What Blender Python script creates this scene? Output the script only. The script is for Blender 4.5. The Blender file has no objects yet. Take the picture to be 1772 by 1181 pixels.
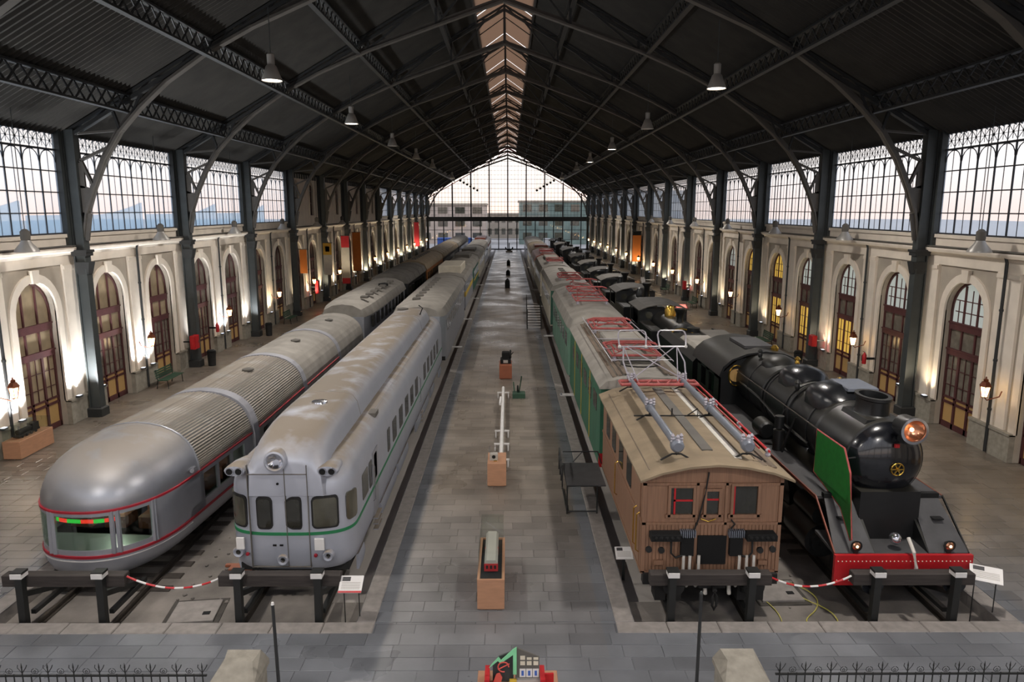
import bpy, math, random
from math import pi, sin, cos, radians, sqrt
from mathutils import Vector, Matrix, noise
random.seed(7)
S = bpy.context.scene
COL = S.collection
# ---------------------------------------------------------------- camera
cam_d = bpy.data.cameras.new('camera'); cam = bpy.data.objects.new('camera', cam_d); COL.objects.link(cam)
cam.location = (0.3, 0, 8.75)
cam_d.sensor_width = 36; cam_d.lens = 36 * 1260 / 1772
cam_d.clip_end = 2000; cam_d.clip_start = 0.05
cam.rotation_euler = (radians(90 - 10.26), 0, -0.0039)
S.camera = cam
S.view_settings.view_transform = 'Standard'; S.view_settings.look = 'None'
S.view_settings.gamma = 1; S.view_settings.use_curve_mapping = False
S.view_settings.exposure = 0.62
# ---------------------------------------------------------------- sky
W = bpy.data.worlds.new('sky'); S.world = W; W.use_nodes = True
nt = W.node_tree; nt.nodes.clear()
tc = nt.nodes.new('ShaderNodeTexCoord'); sx = nt.nodes.new('ShaderNodeSeparateXYZ')
rp = nt.nodes.new('ShaderNodeValToRGB'); bg = nt.nodes.new('ShaderNodeBackground'); wo = nt.nodes.new('ShaderNodeOutputWorld')
nt.links.new(tc.outputs['Generated'], sx.inputs[0]); nt.links.new(sx.outputs['Z'], rp.inputs[0])
e = rp.color_ramp.elements
e[0].position = 0.0; e[0].color = (0.95, 0.70, 0.58, 1)
e[1].position = 1.0; e[1].color = (0.62, 0.72, 0.95, 1)
x = e.new(0.05); x.color = (1.0, 0.88, 0.80, 1)
x = e.new(0.16); x.color = (0.93, 0.89, 0.90, 1)
nt.links.new(rp.outputs[0], bg.inputs[0]); nt.links.new(bg.outputs[0], wo.inputs[0])
bg.inputs[1].default_value = 1.15
PENDANT_W = 2500
LANTERN_W = 150
UPLIGHT_W = 1000
PCOL = (1.0, 0.94, 0.88)
# ---------------------------------------------------------------- materials
def lin(h):
    h = h.lstrip('#'); r = []
    for i in (0, 2, 4):
        c = int(h[i:i+2], 16) / 255
        r.append(c / 12.92 if c <= .04045 else ((c + .055) / 1.055) ** 2.4)
    return (*r, 1)
def mat(name, col, rough=.6, metal=0., var=.18, scale=2.5, bump=0., bscale=30, dust=None, damt=.7, stretch=None, spec=.5, coat=0):
    m = bpy.data.materials.new(name); m.use_nodes = True; t = m.node_tree; N = t.nodes; L = t.links
    p = N['Principled BSDF']; c = lin(col) if isinstance(col, str) else (*col, 1)
    p.inputs['Roughness'].default_value = rough; p.inputs['Metallic'].default_value = metal
    p.inputs['Specular IOR Level'].default_value = spec
    if coat: p.inputs['Coat Weight'].default_value = coat
    co = N.new('ShaderNodeTexCoord'); src = co.outputs['Object']
    if stretch:
        mp = N.new('ShaderNodeMapping'); mp.inputs['Scale'].default_value = stretch; L.new(src, mp.inputs[0]); src = mp.outputs[0]
    nz = N.new('ShaderNodeTexNoise'); nz.inputs['Scale'].default_value = scale; nz.inputs['Detail'].default_value = 5
    L.new(src, nz.inputs[0])
    mr = N.new('ShaderNodeMapRange'); mr.inputs[1].default_value = .3; mr.inputs[2].default_value = .7
    mr.inputs[3].default_value = 1 - var; mr.inputs[4].default_value = 1 + var
    L.new(nz.outputs[0], mr.inputs[0])
    mx = N.new('ShaderNodeMix'); mx.data_type = 'RGBA'; mx.blend_type = 'MULTIPLY'; mx.inputs[0].default_value = 1
    mx.inputs[6].default_value = c
    cb = N.new('ShaderNodeCombineColor')
    for i in range(3): L.new(mr.outputs[0], cb.inputs[i])
    L.new(cb.outputs[0], mx.inputs[7]); out = mx.outputs[2]
    if dust:
        g = N.new('ShaderNodeNewGeometry'); sp = N.new('ShaderNodeSeparateXYZ'); L.new(g.outputs['Normal'], sp.inputs[0])
        r2 = N.new('ShaderNodeMapRange'); r2.inputs[1].default_value = .35; r2.inputs[2].default_value = .95
        r2.inputs[3].default_value = 0; r2.inputs[4].default_value = damt; L.new(sp.outputs[2], r2.inputs[0])
        n3 = N.new('ShaderNodeTexNoise'); n3.inputs['Scale'].default_value = 1.3; n3.inputs['Detail'].default_value = 6; L.new(src, n3.inputs[0])
        r3 = N.new('ShaderNodeMapRange'); r3.inputs[1].default_value = .2; r3.inputs[2].default_value = .5
        L.new(n3.outputs[0], r3.inputs[0])
        ml = N.new('ShaderNodeMath'); ml.operation = 'MULTIPLY'; L.new(r2.outputs[0], ml.inputs[0]); L.new(r3.outputs[0], ml.inputs[1])
        m2 = N.new('ShaderNodeMix'); m2.data_type = 'RGBA'; L.new(ml.outputs[0], m2.inputs[0]); L.new(out, m2.inputs[6])
        m2.inputs[7].default_value = lin(dust); out = m2.outputs[2]
        if metal or rough < .6:
            r4 = N.new('ShaderNodeMapRange'); r4.inputs[3].default_value = rough; r4.inputs[4].default_value = .75
            L.new(ml.outputs[0], r4.inputs[0]); L.new(r4.outputs[0], p.inputs['Roughness'])
        if metal:
            r5 = N.new('ShaderNodeMapRange'); r5.inputs[3].default_value = metal; r5.inputs[4].default_value = metal * .3
            L.new(ml.outputs[0], r5.inputs[0]); L.new(r5.outputs[0], p.inputs['Metallic'])
    L.new(out, p.inputs['Base Color'])
    if bump:
        n2 = N.new('ShaderNodeTexNoise'); n2.inputs['Scale'].default_value = bscale; n2.inputs['Detail'].default_value = 3; L.new(src, n2.inputs[0])
        bp = N.new('ShaderNodeBump'); bp.inputs['Strength'].default_value = bump; bp.inputs['Distance'].default_value = .02
        L.new(n2.outputs[0], bp.inputs['Height']); L.new(bp.outputs[0], p.inputs['Normal'])
    return m
def emis(name, col, e, base='#202020'):
    m = bpy.data.materials.new(name); m.use_nodes = True; p = m.node_tree.nodes['Principled BSDF']
    p.inputs['Base Color'].default_value = lin(base); p.inputs['Emission Color'].default_value = lin(col)
    p.inputs['Emission Strength'].default_value = e; p.inputs['Roughness'].default_value = .3
    return m
def glass(name, tint, refl=.08, rough=.03, haze=0., hcol='#c8d4da'):
    m = bpy.data.materials.new(name); m.use_nodes = True; t = m.node_tree; N = t.nodes; L = t.links; N.clear()
    o = N.new('ShaderNodeOutputMaterial'); tr = N.new('ShaderNodeBsdfTransparent'); gl = N.new('ShaderNodeBsdfGlossy')
    tr.inputs[0].default_value = (*tint, 1); gl.inputs['Roughness'].default_value = rough
    lw = N.new('ShaderNodeLayerWeight'); lw.inputs[0].default_value = .5
    pw = N.new('ShaderNodeMath'); pw.operation = 'POWER'; pw.inputs[1].default_value = 5; L.new(lw.outputs['Facing'], pw.inputs[0])
    ad = N.new('ShaderNodeMath'); ad.operation = 'MULTIPLY_ADD'; ad.inputs[1].default_value = .3; ad.inputs[2].default_value = refl; L.new(pw.outputs[0], ad.inputs[0])
    mx = N.new('ShaderNodeMixShader'); L.new(ad.outputs[0], mx.inputs[0]); L.new(gl.outputs[0], mx.inputs[2])
    if haze:
        tl = N.new('ShaderNodeBsdfTranslucent'); tl.inputs[0].default_value = lin(hcol)
        m2 = N.new('ShaderNodeMixShader'); m2.inputs[0].default_value = haze; L.new(tr.outputs[0], m2.inputs[1]); L.new(tl.outputs[0], m2.inputs[2])
        L.new(m2.outputs[0], mx.inputs[1])
    else: L.new(tr.outputs[0], mx.inputs[1])
    L.new(mx.outputs[0], o.inputs[0]); return m
M = dict(
    iron=mat('painted_iron', '#3b3f3f', .5, .1, .12),
    iron_dark=mat('dark_iron', '#2b2c2c', .55, .1, .12),
    mullion=mat('window_bar_iron', '#26282e', .6, 0, .1),
    deck=mat('corrugated_sheet', '#322f2a', .8, 0, .25, 1.0),
    chord=mat('truss_paint', '#4f4b46', .6, 0, .15),
    stucco=mat('grey_stucco', '#a69c8e', .9, 0, .1, 1.2, .15, 40),
    cream=mat('cream_stucco', '#d9cebf', .85, 0, .08, 1.4, .08, 40),
    stone=mat('plinth_granite', '#8d877b', .8, 0, .18, 6, .2, 60),
    kerb=mat('kerb_granite', '#817b76', .75, 0, .16, 5, .15, 60),
    pit=mat('pit_concrete', '#6f6963', .9, 0, .35, 1.1, .3, 25),
    pitdark=mat('pit_dark', '#3c3833', .9, 0, .3, 3),
    sleeper=mat('sleeper_wood', '#3a342f', .9, 0, .3, 5),
    rail=mat('rail_steel', '#4c4640', .45, .6, .2, 5),
    maroon=mat('maroon_wood', '#4c2828', .55, 0, .15, 4),
    silver=mat('aluminium_skin', '#9c9ea4', .34, .75, .08, 1.6, 0, 30, '#8d8377', .85),
    silver_side=mat('aluminium_side', '#a3a5ac', .42, .55, .06, 1.6),
    silver_groove=mat('grooved_aluminium', '#96948f', .38, .75, .1, 1.2, 0, 30, '#84796b', .8),
    bellows=mat('light_grey_rubber', '#97979d', .6, .2, .08),
    railcar=mat('silver_grey_paint', '#a6a9b3', .4, .25, .05, 1.5, 0, 30, '#807464', .95),
    black=mat('black_paint', '#141516', .38, 0, .2, 3, 0, 30, '#5b5648', .18),
    blackgloss=mat('black_gloss', '#15161a', .2, 0, .15, 3, .04, 6, coat=.5),
    under=mat('underframe', '#1b1a19', .8, 0, .3),
    greytop=mat('dusty_running_board', '#403f40', .6, 0, .2, 3),
    red=mat('red_paint', '#b01c22', .4, 0, .1, 4),
    redline=mat('red_line', '#951b2a', .5, 0, .05),
    redpanto=mat('red_iron', '#a04a47', .6, 0, .25, 6),
    green=mat('green_enamel', '#1f6d2c', .45, 0, .15, 6),
    greenline=mat('green_line', '#1f7045', .5, 0, .05),
    greenloco=mat('green_loco_paint', '#2e6048', .5, 0, .25, 2.0, 0, 30, '#8e8b7d', .6, (1, 1, .35)),
    greenold=mat('dull_green_paint', '#5c7c6a', .6, 0, .25, 1.6, 0, 30, '#98937f', .75, (1, 1, .35)),
    greendark=mat('dark_green_paint', '#2d5a4b', .55, 0, .15, 2),
    teak=mat('brown_teak', '#84634d', .55, 0, .16, 3.0, .1, 30, None, .7, (9, 9, .4)),
    dustroof=mat('dusty_brown_roof', '#86765f', .8, 0, .2, 1.6, .1, 30),
    roofgrey=mat('dusty_grey_roof', '#8a857d', .75, .0, .2, 1.3),
    roofdark=mat('dark_roof', '#5d5953', .75, .0, .2, 1.3),
    plank=mat('walkway_board', '#6d5f51', .85, 0, .25, 4, 0, 30, None, .7, (1, .3, 1)),
    greypipe=mat('grey_blue_enamel', '#70757f', .4, .1, .1),
    porcelain=mat('porcelain', '#a4a0a8', .25, 0, .1, 6),
    white=mat('white_paint', '#d5d2cf', .6, 0, .06),
    hose=mat('white_hose', '#c4bfb6', .7, 0, .1, 5),
    cream_paint=mat('cream_car_paint', '#cfc6b2', .5, 0, .12, 2),
    brownred=mat('brown_red_paint', '#7a3a26', .5, 0, .2, 2),
    orangebrown=mat('varnished_wood_coach', '#8c5a30', .45, 0, .2, 2),
    yellow=mat('yellow_paint', '#c9a83a', .5, 0, .1),
    brass=mat('brass', '#c9a24a', .25, .9, .1),
    wood=mat('oak_veneer', '#ae8163', .5, 0, .1, 3, 0, 30, None, .7, (1, 1, 5)),
    wooddark=mat('dark_oak', '#8a4e34', .55, 0, .12, 3),
    timber=mat('tarred_timber', '#352f2c', .8, 0, .3, 4, .2, 30, None, .7, (.4, 4, 4)),
    post=mat('post_black', '#1c1d1c', .55, 0, .2, 4),
    benchgreen=mat('bench_green', '#2c4a38', .6, 0, .15),
    glass_win=glass('window_glass', (.90, .93, .95), .07),
    glass_case=glass('display_glass', (.95, .97, .96), .03),
    glass_side=glass('frosted_window_glass', (.92, .95, .97), .05, .1, .42, '#c3d3e0'),
    glass_dark=mat('dark_window_glass', '#2b2a24', .08, 0, .3, 1.5, spec=.8),
    glass_grey=mat('grey_window_glass', '#4c4a40', .1, 0, .35, 1.2, spec=.8),
    glass_obs=glass('tinted_car_glass', (.82, .9, .84), .08),
    skylight=glass('brown_skylight', (.09, .06, .04), .06, .2, .45, '#8a6a52'),
    p_beige=mat('curtained_pane_beige', '#8f7f66', .35, 0, .12, 3),
    p_grey=mat('curtained_pane_grey', '#6d665c', .25, 0, .25, 3),
    p_amber=emis('amber_lit_pane', '#a88650', .12, '#8f7048'),
    p_yellow=emis('yellow_lit_pane', '#d8b050', .5, '#8a6a30'),
    p_sky=emis('daylit_pane', '#b9bfb4', .45, '#555566'),
    lampglow=emis('lamp_glow', '#fff4e0', 9, '#ffffff'),
    lampoff=mat('lamp_diffuser', '#c9c9c6', .3, 0, .05),
    lampshade=mat('lamp_shade', '#9b9791', .4, .2, .08),
    lantern=emis('lantern_glass', '#ffcf86', 9, '#fff0d0'),
    copper=mat('copper_lantern', '#6e3a22', .4, .5, .1),
    headglow=mat('copper_reflector', '#c99070', .22, .9, .1),
    bulb=emis('warm_bulb', '#ffc890', 6, '#ffffff'),
    carlight=emis('dim_lens', '#dfe8ff', 1.2, '#ffffff'),
    chrome=mat('chrome', '#c8c8cc', .15, .95, .04),
    reflred=emis('red_reflection', '#e03020', 1.0), reflgreen=emis('green_reflection', '#28b838', .8),
    carpet=mat('green_interior', '#46603f', .8, 0, .2, 3),
    seat=mat('brown_seat', '#6e3d2a', .7, 0, .1),
    banner_o=mat('orange_banner', '#c06a20', .7, 0, .06), banner_r=mat('red_banner', '#b3202a', .7, 0, .06),
    banner_y=mat('yellow_banner', '#b8902c', .7, 0, .06), banner_w=mat('grey_banner', '#a5a098', .7, 0, .06),
    coral=mat('coral_paint', '#d0564a', .6), mint=mat('mint_paint', '#7fc795', .6), blue=mat('blue_paint', '#3c5fa8', .6),
    cord_y=mat('yellow_cable', '#a9a04c', .6), soot=mat('soot', '#0b0b0b', .95),
    tarp=mat('black_tarpaulin', '#1c1d20', .25, 0, .2, 4, .3, 8),
    ground=mat('outside_ground', '#a29c96', .9, 0, .2, .1),
    bld_a=mat('outside_render', '#9a8f80', .9, 0, .12, .2), bld_b=mat('outside_glass_block', '#6a7b74', .5, 0, .25, .4),
    bld_c=mat('outside_pale', '#b7a79a', .9, 0, .15, .3), canopy=glass('blue_canopy', (.86, .93, .97), .02, .3, .4, '#b4d2e4'),
)
M['timber'].node_tree.nodes['Principled BSDF']
# ---------------------------------------------------------------- mesh helper
class B:
    def __init__(s): s.v = []; s.f = []; s.tone = []
    def add(s, vs, fs):
        o = len(s.v); s.v += [tuple(v) for v in vs]; s.f += [tuple(i + o for i in f) for f in fs]; return s
    def box(s, x0, x1, y0, y1, z0, z1):
        return s.add([(x0,y0,z0),(x1,y0,z0),(x1,y1,z0),(x0,y1,z0),(x0,y0,z1),(x1,y0,z1),(x1,y1,z1),(x0,y1,z1)],
                     [(0,3,2,1),(4,5,6,7),(0,1,5,4),(1,2,6,5),(2,3,7,6),(3,0,4,7)])
    def cbox(s, x0, x1, y0, y1, z0, z1, c):      # box with chamfered top edges
        s.loft([[(x0,y0,z0),(x1,y0,z0),(x1,y1,z0),(x0,y1,z0)], [(x0,y0,z1-c),(x1,y0,z1-c),(x1,y1,z1-c),(x0,y1,z1-c)],
                [(x0+c,y0+c,z1),(x1-c,y0+c,z1),(x1-c,y1-c,z1),(x0+c,y1-c,z1)]]); return s
    def beam(s, p0, p1, w, h, up=(0,0,1)):
        p0 = Vector(p0); p1 = Vector(p1); d = (p1 - p0).normalized(); u = Vector(up)
        if abs(d.dot(u)) > .98: u = Vector((0,1,0)) if abs(d.y) < .9 else Vector((1,0,0))
        a = d.cross(u).normalized() * w / 2; b = a.cross(d).normalized() * h / 2
        vs = [p + q for p in (p0, p1) for q in (a+b, a-b, -a-b, -a+b)]
        return s.add(vs, [(0,1,2,3),(7,6,5,4),(0,4,5,1),(1,5,6,2),(2,6,7,3),(3,7,4,0)])
    def cyl(s, p0, p1, r0, r1=None, n=12, caps=True):
        r1 = r0 if r1 is None else r1; p0 = Vector(p0); p1 = Vector(p1); d = (p1 - p0).normalized()
        u = Vector((0,0,1)) if abs(d.z) < .9 else Vector((1,0,0)); a = d.cross(u).normalized(); b = a.cross(d)
        vs = [p + (a*cos(2*pi*i/n) + b*sin(2*pi*i/n))*r for p, r in ((p0, r0), (p1, r1)) for i in range(n)]
        fs = [(i, (i+1)%n, n+(i+1)%n, n+i) for i in range(n)]
        if caps: fs += [tuple(range(n))[::-1], tuple(range(n, 2*n))]
        return s.add(vs, fs)
    def tube(s, pts, r, n=6, closed=False):
        pts = [Vector(p) for p in pts]; m = len(pts); rings = []
        for i, p in enumerate(pts):
            q0 = pts[(i-1) % m] if (closed or i) else p; q1 = pts[(i+1) % m] if (closed or i < m-1) else p
            d = (q1 - q0).normalized(); u = Vector((0,0,1)) if abs(d.z) < .95 else Vector((0,1,0))
            a = d.cross(u).normalized(); b = a.cross(d)
            rings.append([p + (a*cos(2*pi*k/n) + b*sin(2*pi*k/n))*r for k in range(n)])
        if closed: rings.append(rings[0])
        return s.loft(rings, caps=not closed)
    def loft(s, rings, closed=True, caps=True):
        n = len(rings[0]); vs = [p for r in rings for p in r]; fs = []
        for j in range(len(rings)-1):
            for i in range(n if closed else n-1):
                k = (i+1) % n; fs.append((j*n+i, j*n+k, (j+1)*n+k, (j+1)*n+i))
        if caps and closed: fs += [tuple(range(n))[::-1], tuple(range((len(rings)-1)*n, len(rings)*n))]
        return s.add(vs, fs)
    def lathe(s, prof, c=(0,0,0), n=20, axis='z', caps=True):
        rings = []
        for r, h in prof:
            ring = []
            for i in range(n):
                a = 2*pi*i/n; x, y, z = r*cos(a), r*sin(a), h
                if axis == 'y': x, y, z = r*cos(a), h, r*sin(a)
                if axis == 'x': x, y, z = h, r*cos(a), r*sin(a)
                ring.append((c[0]+x, c[1]+y, c[2]+z))
            rings.append(ring)
        return s.loft(rings, caps=caps)
    def prism(s, poly, axis, d0, d1):
        def mk(a, b, d): return {'x': (d,a,b), 'y': (a,d,b), 'z': (a,b,d)}[axis]
        return s.loft([[mk(a,b,d0) for a,b in poly], [mk(a,b,d1) for a,b in poly]])
    def ball(s, c, r, sz=1, n=14, m=8):
        return s.lathe([(max(.001, r*sin(pi*j/m)), -r*sz*cos(pi*j/m)) for j in range(m+1)], c, n)
    def build(s, name, m, parent=None, smooth=False, label=None, kind=None, loc=None):
        me = bpy.data.meshes.new(name); me.from_pydata(s.v, [], s.f); me.materials.append(M[m] if isinstance(m, str) else m)
        if s.tone:
            at = me.attributes.new('tone', 'FLOAT', 'FACE'); at.data.foreach_set('value', s.tone)
        if smooth:
            me.polygons.foreach_set('use_smooth', [True]*len(me.polygons)); me.set_sharp_from_angle(angle=radians(38))
        o = bpy.data.objects.new(name, me); COL.objects.link(o)
        if parent: o.parent = parent
        if label: o['label'] = label
        if kind: o['kind'] = kind
        if loc: o.location = loc
        return o
def tag(o, label, cat, group=None):
    o['label'] = label; o['category'] = cat
    if group: o['group'] = group
    return o
def thing(name, label, cat, loc=(0,0,0), rz=0, group=None):
    o = bpy.data.objects.new(name, None); COL.objects.link(o); o.location = loc; o.rotation_euler = (0,0,rz); o.empty_display_size = .2
    return tag(o, label, cat, group)
def struct(name, loc=(0,0,0)):
    o = bpy.data.objects.new(name, None); COL.objects.link(o); o['kind'] = 'structure'; o.location = loc; return o
KIDS = {}
def kids(o): return [c for c in bpy.data.objects if c.parent == o]
def dup(root, loc, rz=None, label=None, ch=None):
    r = root.copy(); COL.objects.link(r); r.location = loc
    if rz is not None: r.rotation_euler = (0,0,rz)
    if label: r['label'] = label
    for c0, g0 in (ch if ch is not None else [(c, kids(c)) for c in kids(root)]):
        c = c0.copy(); COL.objects.link(c); c.parent = r
        for g in g0: d = g.copy(); COL.objects.link(d); d.parent = c
    return r
def tree(root): return [(c, kids(c)) for c in kids(root)]
def link(data, name, parent, loc=(0,0,0), rz=0):
    o = bpy.data.objects.new(name, data); COL.objects.link(o); o.parent = parent; o.location = loc; o.rotation_euler = (0,0,rz); return o
def spot(loc, power, size, blend, col, rot=(0,0,0), rad=.25, parent=None):
    d = bpy.data.lights.new('lamp_light', 'SPOT'); d.energy = power; d.spot_size = radians(size); d.spot_blend = blend; d.color = col; d.shadow_soft_size = rad
    o = bpy.data.objects.new('lamp_light', d); COL.objects.link(o); o.location = loc; o.rotation_euler = rot
    if parent: o.parent = parent
    return o
def point(loc, power, col, rad=.1, parent=None):
    d = bpy.data.lights.new('lamp_light', 'POINT'); d.energy = power; d.color = col; d.shadow_soft_size = rad
    o = bpy.data.objects.new('lamp_light', d); COL.objects.link(o); o.location = loc
    if parent: o.parent = parent
    return o
# ================================================================ FLOOR
YE = 161.0; YB = -3.0
PX0, PX1 = 3.0, 10.9; PY = 14.35
def floor_mat(name, slab):
    m = bpy.data.materials.new(name); m.use_nodes = True; t = m.node_tree; N = t.nodes; L = t.links; p = N['Principled BSDF']
    co = N.new('ShaderNodeTexCoord'); sp = N.new('ShaderNodeSeparateXYZ'); L.new(co.outputs['Object'], sp.inputs[0])
    warm, cool = lin('#746b61'), lin('#65676b')
    # cooler tint towards the front cross walk and along the pit edges
    ab = N.new('ShaderNodeMath'); ab.operation = 'ABSOLUTE'; L.new(sp.outputs[0], ab.inputs[0])
    r1 = N.new('ShaderNodeMapRange'); r1.inputs[1].default_value = 2.1; r1.inputs[2].default_value = 2.3; L.new(ab.outputs[0], r1.inputs[0])
    r2 = N.new('ShaderNodeMapRange'); r2.inputs[1].default_value = 22.; r2.inputs[2].default_value = 12.; L.new(sp.outputs[1], r2.inputs[0])
    r1b = N.new('ShaderNodeMapRange'); r1b.inputs[1].default_value = 12.4; r1b.inputs[2].default_value = 11.6; L.new(ab.outputs[0], r1b.inputs[0])
    mm = N.new('ShaderNodeMath'); mm.operation = 'MULTIPLY'; L.new(r1.outputs[0], mm.inputs[0]); L.new(r1b.outputs[0], mm.inputs[1])
    ma = N.new('ShaderNodeMath'); ma.operation = 'MAXIMUM'; L.new(mm.outputs[0], ma.inputs[0]); L.new(r2.outputs[0], ma.inputs[1])
    mx = N.new('ShaderNodeMix'); mx.data_type = 'RGBA'; mx.inputs[6].default_value = warm; mx.inputs[7].default_value = cool; L.new(ma.outputs[0], mx.inputs[0])
    nz = N.new('ShaderNodeTexNoise'); nz.inputs['Scale'].default_value = .9; nz.inputs['Detail'].default_value = 7; L.new(co.outputs['Object'], nz.inputs[0])
    mr = N.new('ShaderNodeMapRange'); mr.inputs[1].default_value = .3; mr.inputs[2].default_value = .7; mr.inputs[3].default_value = .8; mr.inputs[4].default_value = 1.2
    L.new(nz.outputs[0], mr.inputs[0])
    if slab:
        at = N.new('ShaderNodeAttribute'); at.attribute_name = 'tone'; fac = at.outputs['Fac']
    else:
        br = N.new('ShaderNodeTexBrick'); br.offset = .5; br.inputs['Scale'].default_value = 1
        br.inputs['Brick Width'].default_value = .85; br.inputs['Row Height'].default_value = .42; br.inputs['Mortar Size'].default_value = .012
        br.inputs['Color1'].default_value = (.82,.82,.82,1); br.inputs['Color2'].default_value = (1.18,1.18,1.18,1); br.inputs['Mortar'].default_value = (.5,.5,.5,1)
        L.new(co.outputs['Object'], br.inputs[0]); fac = br.outputs['Color']
    v = N.new('ShaderNodeMix'); v.data_type = 'RGBA'; v.blend_type = 'MULTIPLY'; v.inputs[0].default_value = 1
    L.new(mx.outputs[2], v.inputs[6]); L.new(fac, v.inputs[7])
    v2 = N.new('ShaderNodeMix'); v2.data_type = 'RGBA'; v2.blend_type = 'MULTIPLY'; v2.inputs[0].default_value = 1
    cb = N.new('ShaderNodeCombineColor')
    for i in range(3): L.new(mr.outputs[0], cb.inputs[i])
    L.new(v.outputs[2], v2.inputs[6]); L.new(cb.outputs[0], v2.inputs[7]); L.new(v2.outputs[2], p.inputs['Base Color'])
    n2 = N.new('ShaderNodeTexNoise'); n2.inputs['Scale'].default_value = .35; n2.inputs['Detail'].default_value = 5; L.new(co.outputs['Object'], n2.inputs[0])
    r3 = N.new('ShaderNodeMapRange'); r3.inputs[1].default_value = .35; r3.inputs[2].default_value = .65; r3.inputs[3].default_value = .24; r3.inputs[4].default_value = .5
    L.new(n2.outputs[0], r3.inputs[0]); L.new(r3.outputs[0], p.inputs['Roughness'])
    n4 = N.new('ShaderNodeTexNoise'); n4.inputs['Scale'].default_value = 14; n4.inputs['Detail'].default_value = 4; L.new(co.outputs['Object'], n4.inputs[0])
    bp = N.new('ShaderNodeBump'); bp.inputs['Strength'].default_value = .25; bp.inputs['Distance'].default_value = .01; L.new(n4.outputs[0], bp.inputs['Height']); L.new(bp.outputs[0], p.inputs['Normal'])
    return m
M['floor'] = floor_mat('stone_paving', False); M['slab'] = floor_mat('stone_slab', True)
floor = struct('floor')
b = B()
def fl(x0, x1, y0, y1, z=-.008): b.add([(x0,y0,z),(x1,y0,z),(x1,y1,z),(x0,y1,z)], [(0,1,2,3)])
fl(-PX0, PX0, PY-.45, YE); fl(-18.4, 18.4, YB, PY-.45)
for s in (-1, 1): fl(*sorted((s*PX1, s*18.4)), PY-.45, YE)
b.build('paving', 'floor', floor)
slabs = []
def rows(x0, x1, y0, y1):
    y = y0; j = 0
    while y < y1 - .05:
        h = min(.42, y1 - y); xx = x0 - (.42 if j % 2 else 0) - random.random()*.12
        while xx < x1 - .05:
            w = random.choice((.7, .8, .85, .95)); a, c = max(xx, x0), min(xx + w, x1)
            if c - a > .08: slabs.append((a, c, y, y + h))
            xx += w
        y += h; j += 1
KI = .42
rows(-PX0+KI, PX0-KI, PY, 32)
rows(-17.2, 17.2, 10.99, PY-KI)
rows(-17.2, -PX1-KI, PY, 32); rows(PX1+KI, 17.2, PY, 32)
def near(sl):
    cx, cy = (sl[0]+sl[1])/2, (sl[2]+sl[3])/2
    if cy < 12.2: return 1000 + cy
    lim = .70*(cy)  # horizontal view half-width
    return cy if abs(cx-.3) < lim+.5 else 900 + cy
slabs.sort(key=near)
def addslab(bb, sl):
    g = .006; dz = random.uniform(-.003, .003); t = random.uniform(.84, 1.16)
    bb.cbox(sl[0]+g, sl[1]-g, sl[2]+g, sl[3]-g, -.03, .004+dz, .006)
    bb.tone += [t]*(len(bb.f)-len(bb.tone))
for sl in slabs[:300]:
    bb = B(); addslab(bb, sl); bb.build('slab', 'slab', floor)
bb = B()
for sl in slabs[300:]: addslab(bb, sl)
bb.build('slab', 'slab', floor, kind='stuff')
# kerb stones round both pits
def kerb(bb, x0, x1, y0, y1): bb.cbox(x0+.006, x1-.006, y0+.006, y1-.006, -.5, .012+random.uniform(-.003,.003), .02)
far = B()
for s in (-1, 1):
    xs = [PX0-KI + i*(PX1-PX0+2*KI)/8 for i in range(9)]
    for i in range(8):
        x0, x1 = sorted((s*xs[i], s*xs[i+1])); kb = B(); kerb(kb, x0, x1, PY-KI, PY); kb.build('kerb_stone', 'kerb', floor)
    for a, c in ((PX0-KI, PX0), (PX1, PX1+KI)):
        y = PY; k = 0
        while y < YE - .5:
            x0, x1 = sorted((s*a, s*c)); y2 = min(y + 1.15, YE - .4)
            if k < 30: kb = B(); kerb(kb, x0, x1, y, y2); kb.build('kerb_stone', 'kerb', floor)
            else: kerb(far, x0, x1, y, y2)
            y = y2; k += 1
far.build('kerb_stone', 'kerb', floor, kind='stuff')
for s in (-1, 1):
    bb = B(); x0, x1 = sorted((s*(PX0+.86), s*(PX1+.05)))
    tr_ = B(); xa, xb = sorted((s*(PX0-.02), s*(PX0+.86)))
    tr_.box(xa, xb, 15.7, YE, -1.0, -.95); tr_.box(xa, xb, PY-.05, 15.7, -1.0, -.318); tr_.build('side_trench', 'pit', floor); B().box(xa, xb, 15.72, YE, -.949, -.94).build('trench_dark_strip', 'pitdark', floor)  # dark-coloured strip on the bottom makes the trench gap darker
    # slightly uneven concrete bed
    nx, ny = 16, 60; rings = []
    for j in range(ny+1):
        y = PY - .05 + (YE - PY)*(j/ny)**1.8
        rings.append([(x0+(x1-x0)*i/nx, y, -.318 + .015*noise.noise(Vector((i*.9, y*.8, s)))) for i in range(nx+1)])
    bb.loft(rings, closed=False, caps=False); bb.build('track_bed', 'pit', floor)
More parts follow.
